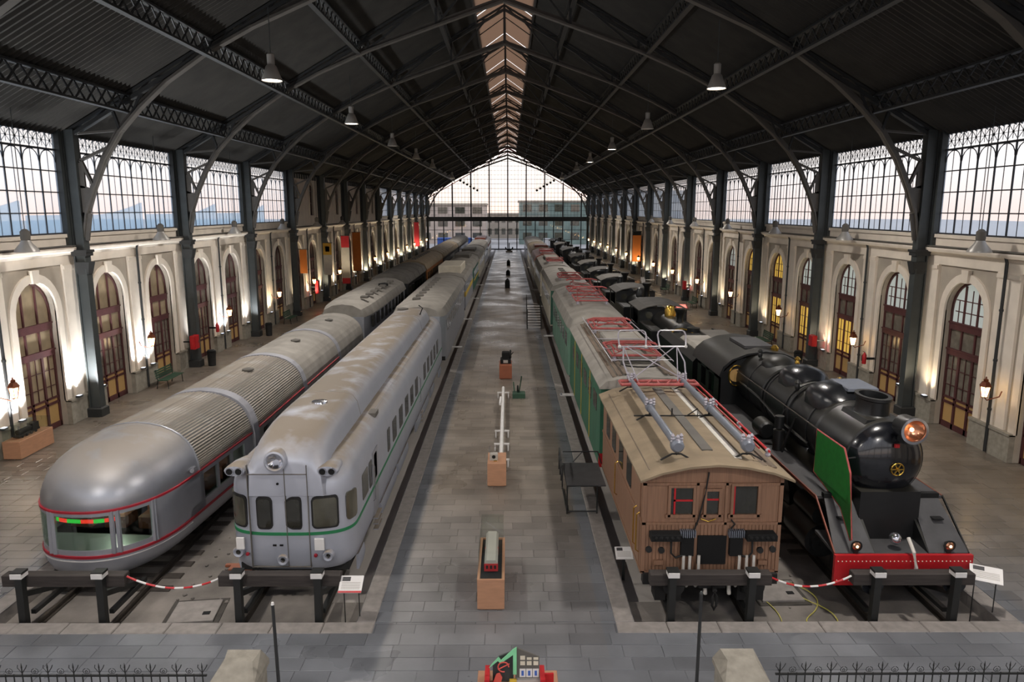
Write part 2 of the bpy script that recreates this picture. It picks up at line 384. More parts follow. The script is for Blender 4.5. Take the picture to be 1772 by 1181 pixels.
# ================================================================ TRACKS
TX = (-9.25, -4.75, 4.75, 9.15); RZ = -.17; G = .836
tname = ('under the round-tailed articulated train', 'under the silver railcar with green line', 'under the brown wooden electric locomotive', 'under the black steam locomotive')
sb = B().cbox(-1.35, 1.35, -.13, .13, -.42, -.285, .02); sme = None
for i, x in enumerate(TX):
    t = thing('railway_track', 'wide gauge steel railway track ' + tname[i], 'track', (x, 14.6, 0))
    for s in (-1, 1):
        r = B(); xr = s*G
        r.prism([(xr-.07,-.30),(xr+.07,-.30),(xr+.07,-.285),(xr+.012,-.27),(xr+.012,-.21),(xr+.036,-.20),(xr+.036,RZ),(xr-.036,RZ),(xr-.036,-.20),(xr-.012,-.21),(xr-.012,-.27),(xr-.07,-.285)], 'y', 0, YE-15.2)
        r.build('rail', 'rail', t)
    st = B()
    hs_ = 1.35 if abs(x) > 6 else .92
    for k in range(60):
        y = .5 + k*.62
        if k < (2 if i == 0 else 5): continue
        if k < 30:
            if sme is None: o = sb.build('sleeper', 'sleeper', t, loc=(0,y,0)); sme = o.data
            else: o = link(sme, 'sleeper', t, (0,y,0))
            o.scale = (hs_/1.35, 1, 1)
        else: st.box(-hs_, hs_, y-.13, y+.13, -.42, -.30)
    st.build('sleeper', 'sleeper', t, kind='stuff')
# ================================================================ WALLS
CY = [.4 + 10*k for k in range(17)]
WX = 17.9; DZ = 6.0; HW = 1.25
SOLID = range(6, 10)
def arch_pts(yc, hw, z0, zt, n=14):
    zs = zt - hw; return [(yc-hw, z0)] + [(yc - hw*cos(pi*i/n), zs + hw*sin(pi*i/n)) for i in range(n+1)] + [(yc+hw, z0)]
def arch_wall(bb, s, x, depth, y0, y1, z0, z1, yc, hw, zb, zt):
    # face with an arched hole plus its reveal
    pts = arch_pts(yc, hw, zb, zt); X = s*x; XD = s*(x+depth)
    bb.add([(X,y0,z0),(X,yc-hw,z0),(X,yc-hw,z1),(X,y0,z1)], [(0,1,2,3)])
    bb.add([(X,yc+hw,z0),(X,y1,z0),(X,y1,z1),(X,yc+hw,z1)], [(0,1,2,3)])
    if zb > z0: bb.add([(X,yc-hw,z0),(X,yc+hw,z0),(X,yc+hw,zb),(X,yc-hw,zb)], [(0,1,2,3)])
    for a, c in zip(pts[1:-2], pts[2:-1]): bb.add([(X,a[0],a[1]),(X,c[0],c[1]),(X,c[0],z1),(X,a[0],z1)], [(0,1,2,3)])
    for a, c in zip(pts[:-1], pts[1:]): bb.add([(X,a[0],a[1]),(X,c[0],c[1]),(XD,c[0],c[1]),(XD,a[0],a[1])], [(0,1,2,3)])
    if zb > z0: bb.add([(X,yc-hw,zb),(X,yc+hw,zb),(XD,yc+hw,zb),(XD,yc-hw,zb)], [(0,1,2,3)])
def arch_band(bb, s, x0, x1, yc, hw, w, z0, zt, n=14):
    a = arch_pts(yc, hw, z0, zt, n); c = arch_pts(yc, hw + w, z0, zt + w, n)
    rings = [[(s*x0, p[0], p[1]), (s*x0, q[0], q[1]), (s*x1, q[0], q[1]), (s*x1, p[0], p[1])] for p, q in zip(a, c)]
    bb.loft(rings)
walls = {}
for s, side in ((-1, 'left'), (1, 'right')):
    w = struct('wall_' + side); walls[s] = w
    bb = B(); ub = B()
    for k in range(16):
        y0, y1 = CY[k], CY[k+1]; ym = (y0+y1)/2
        for yc, a, c in ((ym-2.4, y0, ym), (ym+2.4, ym, y1)): arch_wall(bb, s, WX, .35, a, c, 0, 7.2, yc, HW, 0, DZ)
        if k in SOLID and s < 0:
            for yc, a, c in ((ym-2.4, y0, ym), (ym+2.4, ym, y1)): arch_wall(ub, s, WX-.1, .3, a, c, 7.2, 12.0, yc, .55, 8.2, 11.2)
    bb.box(*sorted((s*WX, s*(WX+.6))), YB, CY[0], 0, 7.2)
    bb.box(*sorted((s*(WX+.36), s*(WX+.6))), CY[0], YE, 0, 7.2)   # rear skin behind the doors
    bb.build('plaster_wall', 'stucco', w)
    if s < 0: ub.build('upper_plaster', 'cream', w)
    def tri(x0, x1, y0, y1, z0, z1, m='cream', nm='pilaster'): return B().box(*sorted((s*x0, s*x1)), y0, y1, z0, z1).build(nm, m, w)
    for k in range(16):
        y0, y1 = CY[k], CY[k+1]; ym = (y0+y1)/2
        # pilasters either side of the columns and in mid bay, standing on the plinth
        for a, c in ((y0+.0, y0+.75), (y1-.75, y1), (ym-.62, ym+.62)):
            p = B().box(*sorted((s*(WX-.10), s*WX)), a, c, 1.0, 6.55)
            p.box(*sorted((s*(WX-.15), s*WX)), a+ .02, c-.02, 6.35, 6.5)
            p.build('pilaster', 'cream', w)
        tri(WX-.09, WX, y0, y1, 6.55, 6.95, nm='frieze')
        cn = B(); X = lambda v: s*v
        prof = [(WX, 6.9), (WX-.12, 6.9), (WX-.16, 7.0), (WX-.34, 7.06), (WX-.38, 7.16), (WX-.38, 7.22), (WX, 7.26)]
        cn.prism([(X(a), z) for a, z in prof], 'y', y0+.02, y1-.02); cn.build('cornice', 'cream', w)
        tri(WX-.38, WX+.1, y0+.02, y1-.02, 7.26, 7.30, 'roofdark', 'lead_flashing')
        if not (k in SOLID and s < 0):
            tri(WX-.12, WX+.3, y0, y1, 7.30, 7.62, nm='sill_band'); tri(WX-.2, WX+.3, y0, y1, 7.62, 7.76, nm='window_sill')
        tri(WX-.05, WX+.5, y0, y1, 11.78, 12.15, 'iron_dark', 'eaves_beam')
        for yc in (ym-2.4, ym+2.4):
            ab = B(); arch_band(ab, s, WX-.08, WX+.05, yc, HW, .32, 1.0, DZ); ab.build('archivolt', 'cream', w, True)
            kb = B(); kb.loft([[(s*(WX-.02), yc-.16, 5.95),(s*(WX-.02), yc+.16, 5.95),(s*(WX-.16), yc+.16, 5.95),(s*(WX-.16), yc-.16, 5.95)],
                               [(s*(WX-.02), yc-.22, 6.45),(s*(WX-.02), yc+.22, 6.45),(s*(WX-.18), yc+.22, 6.45),(s*(WX-.18), yc-.22, 6.45)]])
            kb.build('keystone', 'cream', w)
        for a, c in ((y0, ym-2.4-HW), (ym-2.4+HW, ym), (ym, ym+2.4-HW), (ym+2.4+HW, y1)):
            B().box(*sorted((s*(WX-.2), s*WX)), a+.01, c-.01, 0, 1.0).box(*sorted((s*(WX-.24), s*WX)), a+.01, c-.01, .95, 1.04).build('plinth_block', 'stone', w)
        if k in SOLID and s < 0:
            for yc in (ym-2.4, ym+2.4):
                ab = B(); arch_band(ab, s, WX-.16, WX-.05, yc, .55, .2, 8.2, 11.2); ab.build('archivolt', 'cream', w, True)
                fr = B().box(*sorted((s*(WX+.05), s*(WX+.1))), yc-.55, yc+.55, 8.2, 11.2); fr.build('upper_pane', 'glass_dark', w)
                fb = B()
                for yy in (-.53, 0, .53): fb.box(*sorted((s*(WX), s*(WX+.06))), yc+yy-.04, yc+yy+.04, 8.2, 11.1)
                for zz in (8.24, 9.3, 10.4): fb.box(*sorted((s*(WX), s*(WX+.06))), yc-.55, yc+.55, zz-.04, zz+.04)
                fb.build('upper_sash', 'maroon', w)
            fb = B()
            for q in range(12): fb.box(*sorted((s*(WX-.2), s*(WX-.1))), y0+.9+q*.72, y0+1.15+q*.72, 11.35, 11.75)
            if k in SOLID and s < 0: fb.build('dentil', 'iron_dark', w, kind='stuff')
    # columns
    for k, y in enumerate(CY[1:], 1):
        c = B().box(*sorted((s*17.16, s*17.22)), y-.2, y+.2, .3, 11.9).box(*sorted((s*17.58, s*17.64)), y-.2, y+.2, .3, 11.9)
        c.box(*sorted((s*17.22, s*17.58)), y-.13, y+.13, .3, 11.9)
        c.box(*sorted((s*17.64, s*17.92)), y-.38, y+.38, 7.3, 11.9)
        cc = c.build('column', 'iron', w)
        B().cbox(*sorted((s*17.08, s*17.72)), y-.3, y+.3, 0, .4, .05).build('column_base', 'iron_dark', cc)
        k2 = B().box(*sorted((s*17.08, s*17.7)), y-.26, y+.26, 6.85, 7.0).box(*sorted((s*17.04, s*17.7)), y-.3, y+.3, 7.0, 7.1)
        k2.loft([[(s*17.12,y-.17,6.1),(s*17.6,y-.17,6.1),(s*17.6,y+.17,6.1),(s*17.12,y+.17,6.1)],[(s*17.02,y-.24,6.6),(s*17.6,y-.24,6.6),(s*17.6,y+.24,6.6),(s*17.02,y+.24,6.6)]])
        k2.build('capital', 'iron_dark', cc)
    # downpipes in mid bay
    for k in range(2, 16):
        ym = CY[k] + 5
        d = B().tube([(s*17.66, ym, 0.05), (s*17.66, ym, 6.9), (s*17.6, ym, 7.1)], .055, 8)
        for z in (1.6, 3.4, 5.2): d.cyl((s*17.66, ym, z), (s*17.66, ym, z+.08), .075, n=8)
        d.build('downpipe', 'iron_dark', w)
# ================================================================ CLERESTORY WINDOWS
wn = 0
def fret(bb, X, y0, y1, z0, z1):
    yc, zc = (y0+y1)/2, (z0+z1)/2; r = (z1-z0)/2*.9
    for a in range(4):
        d = Vector((0, cos(a*pi/4), sin(a*pi/4)))*r*(1.15 if a % 2 else .85)
        c = Vector((X, yc, zc)); bb.beam(c-d, c+d, .014, .016, (1,0,0))
    bb.cyl((X-.01, yc, zc), (X+.01, yc, zc), .055, n=6)
fr_me = fz_me = gl_me = pane_me = None
Z0, ZT, ZF0, ZF1 = 7.76, 11.05, 11.12, 11.72
for s in (-1, 1):
    for k in range(1, 16):
        if s < 0 and k in SOLID: continue
        wn += 1; y0 = CY[k]; wd = struct('window_%d' % wn, (s*17.86, y0, 0))
        if fr_me is None:
            f = B(); L0, L1 = .36, 9.64; n = 9; pw = (L1-L0)/n
            for i in range(n+1): f.box(-.02, .02, L0+i*pw-.034, L0+i*pw+.034, Z0, ZF0)
            for i in range(n):
                yc = L0+(i+.5)*pw; f.box(-.008, .008, yc-.014, yc+.014, Z0, ZT)
                f.tube([(0, yc-pw*.46*cos(pi*j/8), 10.6+.45*sin(pi*j/8)) for j in range(9)], .022, 4)
            for z in (8.6, 9.42, 10.25): f.box(-.02, .02, L0, L1, z-.022, z+.022)
            f.box(-.06, .06, L0, L1, Z0-.02, Z0+.06); f.box(-.06, .06, L0, L1, ZT-.0, ZF0)
            f.box(-.06, .06, 0, L0, Z0, 11.8); f.box(-.06, .06, L1, 10, Z0, 11.8)
            fr_me = f.build('window_frame', 'mullion', wd).data
            z = B()
            for i in range(n*2):
                fret(z, 0, L0+i*pw/2, L0+(i+1)*pw/2, ZF0, ZF1)
            for i in range(2*n+1): z.box(-.015, .015, L0+i*pw/2-.012, L0+i*pw/2+.012, ZF0, ZF1)
            z.box(-.04, .04, L0, L1, ZF1-.02, ZF1+.06)
            fz_me = z.build('fretwork_frieze', 'mullion', wd).data
            gl_me = B().add([(.015,L0,Z0),(.015,L1,Z0),(.015,L1,ZF1),(.015,L0,ZF1)],[(0,1,2,3)]).build('glazing', 'glass_side', None); gm = gl_me.data; bpy.data.objects.remove(gl_me); gl_me = gm
            po = B().add([(.015,-pw/4+.005,0),(.015,pw/4-.005,0),(.015,pw/4-.005,.81),(.015,-pw/4+.005,.81)],[(0,1,2,3)]).build('pane', 'glass_side', None); pane_me = po.data; bpy.data.objects.remove(po)
            po = B().add([(.015,L0,11.1),(.015,L1,11.1),(.015,L1,ZF1),(.015,L0,ZF1)],[(0,1,2,3)]).build('pane', 'glass_side', None); top_me = po.data; bpy.data.objects.remove(po)
        else:
            link(fr_me, 'window_frame', wd); link(fz_me, 'fretwork_frieze', wd)
        if k in (2, 3):
            for i in range(18):
                for z in (7.79, 8.61, 9.43, 10.26): link(pane_me, 'pane', wd, (0, L0+(i+.5)*pw/2, z))
            link(top_me, 'frieze_pane', wd)
        else: link(gl_me, 'glazing', wd)
# ================================================================ DOORS
def bars(f, y0, y1, z0, z1, t=.05, x0=0, x1=.09): f.box(x0, x1, y0, y1, z0, z1)
def door_meshes():
    R = {}
    f = B(); pts = arch_pts(0, HW, 0, DZ, 14); inn = arch_pts(0, HW-.1, 0, DZ-.1, 14)
    f.loft([[(0,p[0],p[1]),(0,q[0],q[1]),(.1,q[0],q[1]),(.1,p[0],p[1])] for p, q in zip(pts, inn)])
    for z0, z1 in ((4.02, 4.30), (2.98, 3.2)): f.box(-.04, .12, -HW+.05, HW-.05, z0, z1)
    f.box(-.07, .12, -HW+.03, HW-.03, 3.18, 3.24); f.box(-.07, .12, -HW+.03, HW-.03, 4.26, 4.32)
    for y in (-.42, .42): f.box(.0, .08, y-.035, y+.035, 4.3, DZ-.2); f.box(.0, .08, y-.06, y+.06, 0, 3.0); f.box(.0, .08, y-.04, y+.04, 3.2, 4.05)
    f.box(0, .09, -HW+.05, HW-.05, 0, .22); f.box(0, .09, -HW+.05, HW-.05, .98, 1.08); f.box(0, .09, -HW+.05, HW-.05, 1.2, 1.28)
    for y in (-.82, 0, .82):
        f.box(.02, .05, y-.012, y+.012, 1.28, 3.0)
        for z in (1.75, 2.4): f.box(.02, .05, y-.36, y+.36, z-.012, z+.012)
    R['frame'] = f
    R['low'] = [B().box(.06, .08, y-.37, y+.37, .22, .98) for y in (-.82, 0, .82)]
    R['small'] = [B().box(.06, .08, y-.37, y+.37, 1.08, 1.2) for y in (-.82, 0, .82)]
    R['tall'] = [B().box(.06, .08, y-.37, y+.37, 1.28, 2.98) for y in (-.82, 0, .82)]
    R['mid'] = [B().box(.06, .08, y-.39, y+.39, 3.24, 4.02) for y in (-.82, 0, .82)]
    top = []
    for a, c in ((-HW+.08, -.42), (-.42, .42), (.42, HW-.08)):
        n = 6; ys = [a+(c-a)*i/n for i in range(n+1)]; zz = [4.75 + sqrt(max(0, (HW-.06)**2 - y*y)) for y in ys]
        top.append(B().prism([(y, z) for y, z in zip(ys, zz)] + [(c, 4.3), (a, 4.3)], 'x', .06, .08))
    R['top'] = top
    return R
DM = door_meshes(); dcache = {}
def dme(key, i, m):
    kk = (key, i, m)
    if kk not in dcache:
        o = (DM[key] if key == 'frame' else DM[key][i]).build('door_pane', m); dcache[kk] = o.data; bpy.data.objects.remove(o)
    return dcache[kk]
dn = 0
fm = B()
for z in (4.75, 5.2): fm.box(.03, .06, -1.0, 1.0, z-.018, z+.018)
for y in (-.8, 0, .8): fm.box(.03, .06, y-.014, y+.014, 4.3, 5.65 if y == 0 else 5.2)
fo_ = fm.build('fan_muntin', 'maroon'); fm_me = fo_.data; bpy.data.objects.remove(fo_)
for s in (-1, 1):
    for k in range(1, 16):
        for h in (-1, 1):
            yc = CY[k] + 5 + h*2.4; dn += 1
            d = struct('door_%d' % dn, (s*(WX+.22), yc, 0)); d.rotation_euler = (0, 0, 0 if s > 0 else pi)
            link(dme('frame', 0, 'maroon'), 'door_frame', d)
            if s < 0:
                far_ = k > 3
                ml = dict(low='p_amber', small='p_amber', tall='p_beige' if k <= 2 and h > 0 else 'p_grey', mid='p_beige' if k <= 3 else 'p_grey', top='p_beige' if k < 4 else 'p_grey')
            else:
                v = (k*2 + (h > 0)) % 5
                ml = dict(low='p_amber', small='p_amber', tall='p_grey', mid='p_grey', top='p_sky')
                if (k, h) in ((2, -1), (3, 1), (4, -1), (4, 1)): ml['tall'] = 'p_yellow'
                if (k, h) in ((5, -1), (4, 1)): ml['top'] = 'p_yellow'
                if k > 5: ml['top'] = 'p_grey'
            for key, m in ml.items():
                for i in range(3): link(dme(key, i, m), 'pane', d)
            if s > 0 and k < 6: link(fm_me, 'fan_muntin', d)
# ================================================================ CEILING
ceil = struct('ceiling')
RR = lambda x: 21.9 - .57*abs(x)
SKX = 1.8
for s in (-1, 1):
    bb = B(); rings = []; y = YB; i = 0
    while y < YE:
        dz = .055 if i % 2 else -.055
        rings.append([(s*SKX, y, RR(SKX)+dz), (s*17.92, y, RR(17.92)+dz)]); y += .26 if i % 2 == 0 else .05; i += 1
    bb.loft(rings, closed=False, caps=False); bb.build('corrugated_sheet', 'deck', ceil)
    for k in range(0, 16):
        B().add([(s*.04, CY[k]+.1, RR(0)+.45), (s*SKX, CY[k]+.1, RR(SKX)+.25), (s*SKX, CY[k+1]-.1, RR(SKX)+.25), (s*.04, CY[k+1]-.1, RR(0)+.45)], [(0,1,2,3)]).build('skylight_panel', 'skylight', ceil)
    B().box(*sorted((s*SKX, s*(SKX+.1))), YB, YE, RR(SKX)-.25, RR(SKX)+.35).build('skylight_kerb', 'iron_dark', ceil)
sb2 = B().box(-.06, .06, YB, YE, RR(0)+.3, RR(0)+.48)
for k in range(0, 16):
    for q in (0,):
        y = CY[k] + 5
        for s in (-1, 1): sb2.beam((0, y, RR(0)+.4), (s*SKX, y, RR(SKX)+.2), .05, .06)
sb2.build('skylight_bar', 'iron_dark', ceil)
chord = [(17.2,7.5),(16.98,8.6),(16.6,9.6),(16.05,10.75),(15.35,11.8),(14.45,12.75),(13.3,13.75),(11.8,14.75),(9.8,15.8),(7.1,16.95),(3.5,18.2),(0,19.4)]
tb = B(); ch = B()
for s in (-1, 1):
    for (a, c), (a2, c2) in zip(chord[:-1], chord[1:]): ch.beam((s*a,0,c), (s*a2,0,c2), .34, .10); ch.beam((s*a,0,c+.12), (s*a2,0,c2+.12), .08, .26)
    tb.beam((s*17.6,0,RR(17.6)-.35), (0,0,RR(0)-.35), .25, .14); tb.beam((s*17.6,0,RR(17.6)-.1), (0,0,RR(0)-.1), .2, .1)
    xs = [17.4 - i*.87 for i in range(21)]
    for i in range(20):
        zz = (-.35, -.1) if i % 2 else (-.1, -.35)
        tb.beam((s*xs[i],0,RR(xs[i])+zz[0]), (s*xs[i+1],0,RR(xs[i+1])+zz[1]), .1, .05)
    for (x0, z0), (x1, z1) in (((15.35,11.9),(15.6,RR(15.6)-.3)), ((14.9,12.3),(14.3,RR(14.3)-.3)), ((11.8,14.8),(11.8,RR(11.8)-.3)), ((7.1,17.),(7.1,RR(7.1)-.3)), ((3.5,18.2),(3.5,RR(3.5)-.3)),
                              ((7.1,17.),(4.3,RR(4.3)-.3)), ((3.5,18.2),(1.2,RR(1.2)-.3)), ((11.8,14.8),(9.2,RR(9.2)-.3))):
        tb.beam((s*x0,0,z0), (s*x1,0,z1), .14, .10)
    ch.prism([(s*17.25,6.9),(s*17.2,7.5),(s*16.98,8.6),(s*16.62,9.55),(s*17.25,9.75)], 'y', -.05, .05)
    ch.beam((s*17.05,0,10.7), (s*16.6,0,9.6), .16, .1); ch.beam((s*17.05,0,10.7), (s*15.7,0,11.3), .16, .1); ch.beam((s*17.05,0,11.75), (s*15.2,0,11.9), .12, .08)
    ch.beam((s*17.05,0,10.6),(s*17.05,0,9.6), .2, .1)
tb.beam((0,0,19.4), (0,0,RR(0)-.2), .14, .14)
cm = ch.build('lower_chord', 'chord', ceil, loc=(0,CY[1],0)).data; tm = tb.build('rafter', 'iron_dark', ceil, loc=(0,CY[1],0)).data
for y in CY[2:]: link(cm, 'lower_chord', ceil, (0,y,0)); link(tm, 'rafter', ceil, (0,y,0))
pu = B(); D = .75
pu.box(-.12, .12, 0, 10, -.08, 0); pu.box(-.12, .12, 0, 10, -D, -D+.08)
for i in range(14):
    a, c = i*10/14, (i+1)*10/14
    pu.beam((0,a,-D+.04), (0,c,-.04), .04, .06); pu.beam((0,a,-.04), (0,c,-D+.04), .04, .06)
pm = None
for k in range(1, 16):
    for x in (3.6, 7.6, 11.4, 15.0):
        for s in (-1, 1):
            loc = (s*x, CY[k], RR(x)-.05)
            if pm is None: pm = pu.build('purlin', 'iron_dark', ceil, loc=loc).data
            else: link(pm, 'purlin', ceil, loc)
# ================================================================ FAR AND BACK GABLE
def gable(name, y, lowglass=True):
    w = struct(name); gl = B(); f = B()
    top = lambda x: min(RR(x)-.9, 20.9)
    n = 8; hwid = 17.2
    gl.add([(-hwid,y+.05,6.2),(hwid,y+.05,6.2),(hwid,y+.05,top(hwid)),(0,y+.05,top(0)),(-hwid,y+.05,top(hwid))], [(0,1,2,3,4)])
    gl.build('gable_glazing', 'glass_win', w)
    for i in range(9):
        x = -16 + 4*i
        f.box(x-.13, x+.13, y-.12, y+.12, 6.2, top(x)+.3)
    fine = B()
    for i in range(48):
        x = -hwid + i*.72
        fine.box(x-.022, x+.022, y-.03, y+.03, 6.2, top(x))
    z = 7.5
    while z < 20.5:
        h = min(hwid, (21-z)/.57); fine.box(-h, h, y-.03, y+.03, z-.03, z+.03); z += .95
    f.build('gable_post', 'mullion', w); fine.build('gable_glazing_bar', 'mullion', w)
    e = B()
    for s in (-1, 1):
        e.beam((s*17.8,y,top(17.8)), (0,y,top(0)), .3, .16); e.beam((s*17.8,y,top(17.8)+.85), (0,y,top(0)+.85), .3, .3)
    e.build('gable_rafter', 'redpanto', w)
    B().box(-17.8, 17.8, y-.35, y+.35, 6.2, 7.15).build('girder', 'iron_dark', w)
    return w
wf = gable('wall_far', YE)
p = B()
for i in range(17):
    x = -16+2*i; p.box(x-.1, x+.1, YE-.1, YE+.1, 0, 6.2)
p.box(-17.8, 17.8, YE-.05, YE+.05, 0, .25)
for z in (2.2, 4.3): p.box(-17.8, 17.8, YE-.04, YE+.04, z-.05, z+.05)
p.build('door_post', 'mullion', wf)
B().add([(-17.2,YE+.05,.2),(17.2,YE+.05,.2),(17.2,YE+.05,6.2),(-17.2,YE+.05,6.2)], [(0,1,2,3)]).build('lower_glazing', 'glass_win', wf)
wb = gable('wall_back', YB)
p = B().box(-18, 18, YB-.3, YB, 0, .9).build('back_wall_face', 'stucco', wb)
p = B()
for i in range(9): x = -16+4*i; p.box(x-.2, x+.2, YB-.1, YB+.1, .9, 6.2)
p.build('back_post', 'iron_dark', wb)
# ================================================================ OUTSIDE
g = B().add([(-400,-300,-.45),(400,-300,-.45),(400,700,-.45),(-400,700,-.45)], [(0,1,2,3)]).build('ground', 'ground'); g['kind'] = 'structure'
def building(x0, x1, y, d, h, m, label, wm='glass_dark', cols=6, rws=3):
    t = thing('building', label, 'building', ((x0+x1)/2, y, -.45)); hw = (x1-x0)/2
    B().box(-hw, hw, 0, d, 0, h).build('block', m, t); B().box(-hw-.3, hw+.3, -.3, d+.3, h, h+.5).build('parapet', 'bld_a', t)
    bb = None
    for i in range(cols):
        for j in range(rws):
            x = -hw + (i+.5)*2*hw/cols; z = (j+.6)*h/rws
            o = B().box(x-hw/cols*.55, x+hw/cols*.55, -.12, 0, z-h/rws*.25, z+h/rws*.25).build('window', wm, t)
building(-34, -6, 200, 14, 10.3, 'bld_c', 'long pale building beyond the glazed gable, left of its middle post', 'glass_grey')
building(3, 24, 195, 14, 11.0, 'bld_b', 'grey green glass block beyond the glazed gable, right of its middle post', 'glass_grey', 5, 3)
building(-7, 4, 235, 14, 7.5, 'bld_a', 'low brown block seen between the two larger blocks beyond the gable', 'glass_grey', 5, 2)
building(26, 50, 210, 14, 14, 'bld_a', 'tall beige block beyond the glazed gable, furthest right')
building(-60, -36, 205, 14, 15, 'bld_a', 'tall beige block beyond the glazed gable, furthest left')
t = thing('freight_container', 'blue steel container standing outside behind the lower left glazing', 'container', (-12.5, 172, -.45))
cb = B(); rings = []
for i in range(41): x = -4+i*.2; y = .06 if i % 2 else 0; rings.append([(x,y,0),(x,y,2.6),(x,2.4-y,2.6),(x,2.4-y,0)])
cb.loft(rings).build('shell', 'blue', t)
for nm, x, y, lab in (('van', -7, 178, 'white van parked outside behind the lower glazing'), ('van', 11, 176, 'white van parked outside beyond the steam engines')):
    t = thing(nm, lab, 'van', (x, y, -.45))
    B().prism([(-2.4,.4),(2.5,.4),(2.5,1.1),(1.6,1.3),(1.0,2.2),(-2.4,2.3)], 'y', 0, 1.9).build('body', 'white', t)
    B().prism([(1.5,1.35),(1.0,2.0),(.2,2.0),(.2,1.35)], 'y', -.02, 1.92).build('window', 'glass_dark', t)
    for wx in (-1.5, 1.5): B().cyl((wx,-.03,.35), (wx,1.93,.35), .35, n=14).build('wheel', 'under', t)
# translucent blue canopy with scalloped edge standing outside the left windows
for k in (1, 2, 3, 4, 5):
    y0 = CY[k]; n = 20; bb = B(); rings = []
    for i in range(n+1):
        q = i/n; y = y0 + .2 + 9.6*q; z = 8.5 + .6*max(0, (q-.55)/.45)**1.6
        rings.append([(-19.6,y,3),(-19.6,y,z),(-19.7,y,z),(-19.7,y,3)])
    bb.loft(rings); o = bb.build('outdoor_awning', 'canopy'); o['kind'] = 'structure'
# ================================================================ VEHICLES
def plan_ring(w, yf, a, yb, z, p=2.4, n=26):
    pts = [(-w, yb, z)]
    for i in range(n+1):
        t = pi*i/n; c, s_ = cos(t), sin(t)
        pts.append((-w*math.copysign(abs(c)**(2/p), c), yf + a - a*abs(s_)**(2/p), z))
    pts.append((w, yb, z)); return pts
def ring_pt(w, yf, a, z, t, p, off=0):
    def q(t):
        c, s_ = cos(t), sin(t); return Vector((-w*math.copysign(abs(c)**(2/p), c), yf + a - a*max(0, s_)**(2/p), z))
    P = q(t); T = q(min(pi, t+.01)) - q(max(0, t-.01)); N = Vector((T.y, -T.x, 0)).normalized()
    if N.dot(P - Vector((0, yf+a+2, z))) < 0: N = -N
    return P + N*off
def nose_patch(bb, prm, t0, t1, z0, z1, off=.012, n=10, cr=.06, inner=-.05):
    # plate that follows the nose outline; corners rounded with radius cr
    w, yf, a, p = prm; rings = []
    L = (ring_pt(w,yf,a,z0,t1,p) - ring_pt(w,yf,a,z0,t0,p)).length; ss = sorted(set([0, .25*cr/L, .6*cr/L, cr/L] + [i/n for i in range(1, n) if cr/L < i/n < 1-cr/L] + [1-cr/L, 1-.6*cr/L, 1-.25*cr/L, 1]))
    for q in ss:
        d = min(q, 1-q)*L; e = cr - sqrt(max(0, cr*cr - (cr-d)**2)) if d < cr else 0
        t = t0 + (t1-t0)*q; P = lambda z, o: tuple(ring_pt(w, yf, a, z, t, p, o))
        rings.append([P(z0+e, off), P(z1-e, off), P(z1-e, inner), P(z0+e, inner)])
    bb.loft(rings); return bb
def nose_line(bb, prm, t0, t1, z, h, off=.02, n=30, yb=None):
    w, yf, a, p = prm; rings = []
    ts = [t0 + (t1-t0)*i/n for i in range(n+1)]; pl = [ring_pt(w, yf, a, z, t, p, off) for t in ts]; pin = [ring_pt(w, yf, a, z, t, p, -.02) for t in ts]
    if yb is not None:
        pl = [Vector((-w-off, yb, z))] + pl + [Vector((w+off, yb, z))]; pin = [Vector((-w+.02, yb, z))] + pin + [Vector((w-.02, yb, z))]
    bb.loft([[(a_.x,a_.y,z-h/2), (a_.x,a_.y,z+h/2), (c_.x,c_.y,z+h/2), (c_.x,c_.y,z-h/2)] for a_, c_ in zip(pl, pin)]); return bb
def bogie(parent, y, wb=2.4, r=.46, z=RZ):
    f = B()
    for s in (-1, 1):
        f.box(s*1.05-.06, s*1.05+.06, y-wb/2-.5, y+wb/2+.5, z+.42, z+.68)
        for k in (-1, 1): f.box(s*1.05-.12, s*1.05+.12, y+k*wb/2-.17, y+k*wb/2+.17, z+.3, z+.75)
    f.box(-1.05, 1.05, y-.25, y+.25, z+.45, z+.7); o = f.build('bogie', 'under', parent)
    for k in (-1, 1):
        q = B()
        for s in (-1, 1): q.lathe([(.12,-.07),(r-.05,-.065),(r-.012,-.06),(r-.012,.05),(r,.06),(r,.075),(.12,.075)], (s*.84, y+k*wb/2, z+r), 20, 'x')
        q.cyl((-.84,y+k*wb/2,z+r), (.84,y+k*wb/2,z+r), .09); q.build('wheelset', 'rail', o, True)
def side_plate(bb, x, y0, y1, z0, z1, s, t=.02, r=.07):
    pts = []
    for cy, cz, a0 in ((y1-r, z1-r, 0), (y0+r, z1-r, 90), (y0+r, z0+r, 180), (y1-r, z0+r, 270)):
        for k in range(4): a = radians(a0 + 30*k); pts.append((cy + r*cos(a), cz + r*sin(a)))
    bb.prism(pts, 'x', *sorted((s*(x-.03), s*(x+t)))); return bb
def gauge_front(p): pass
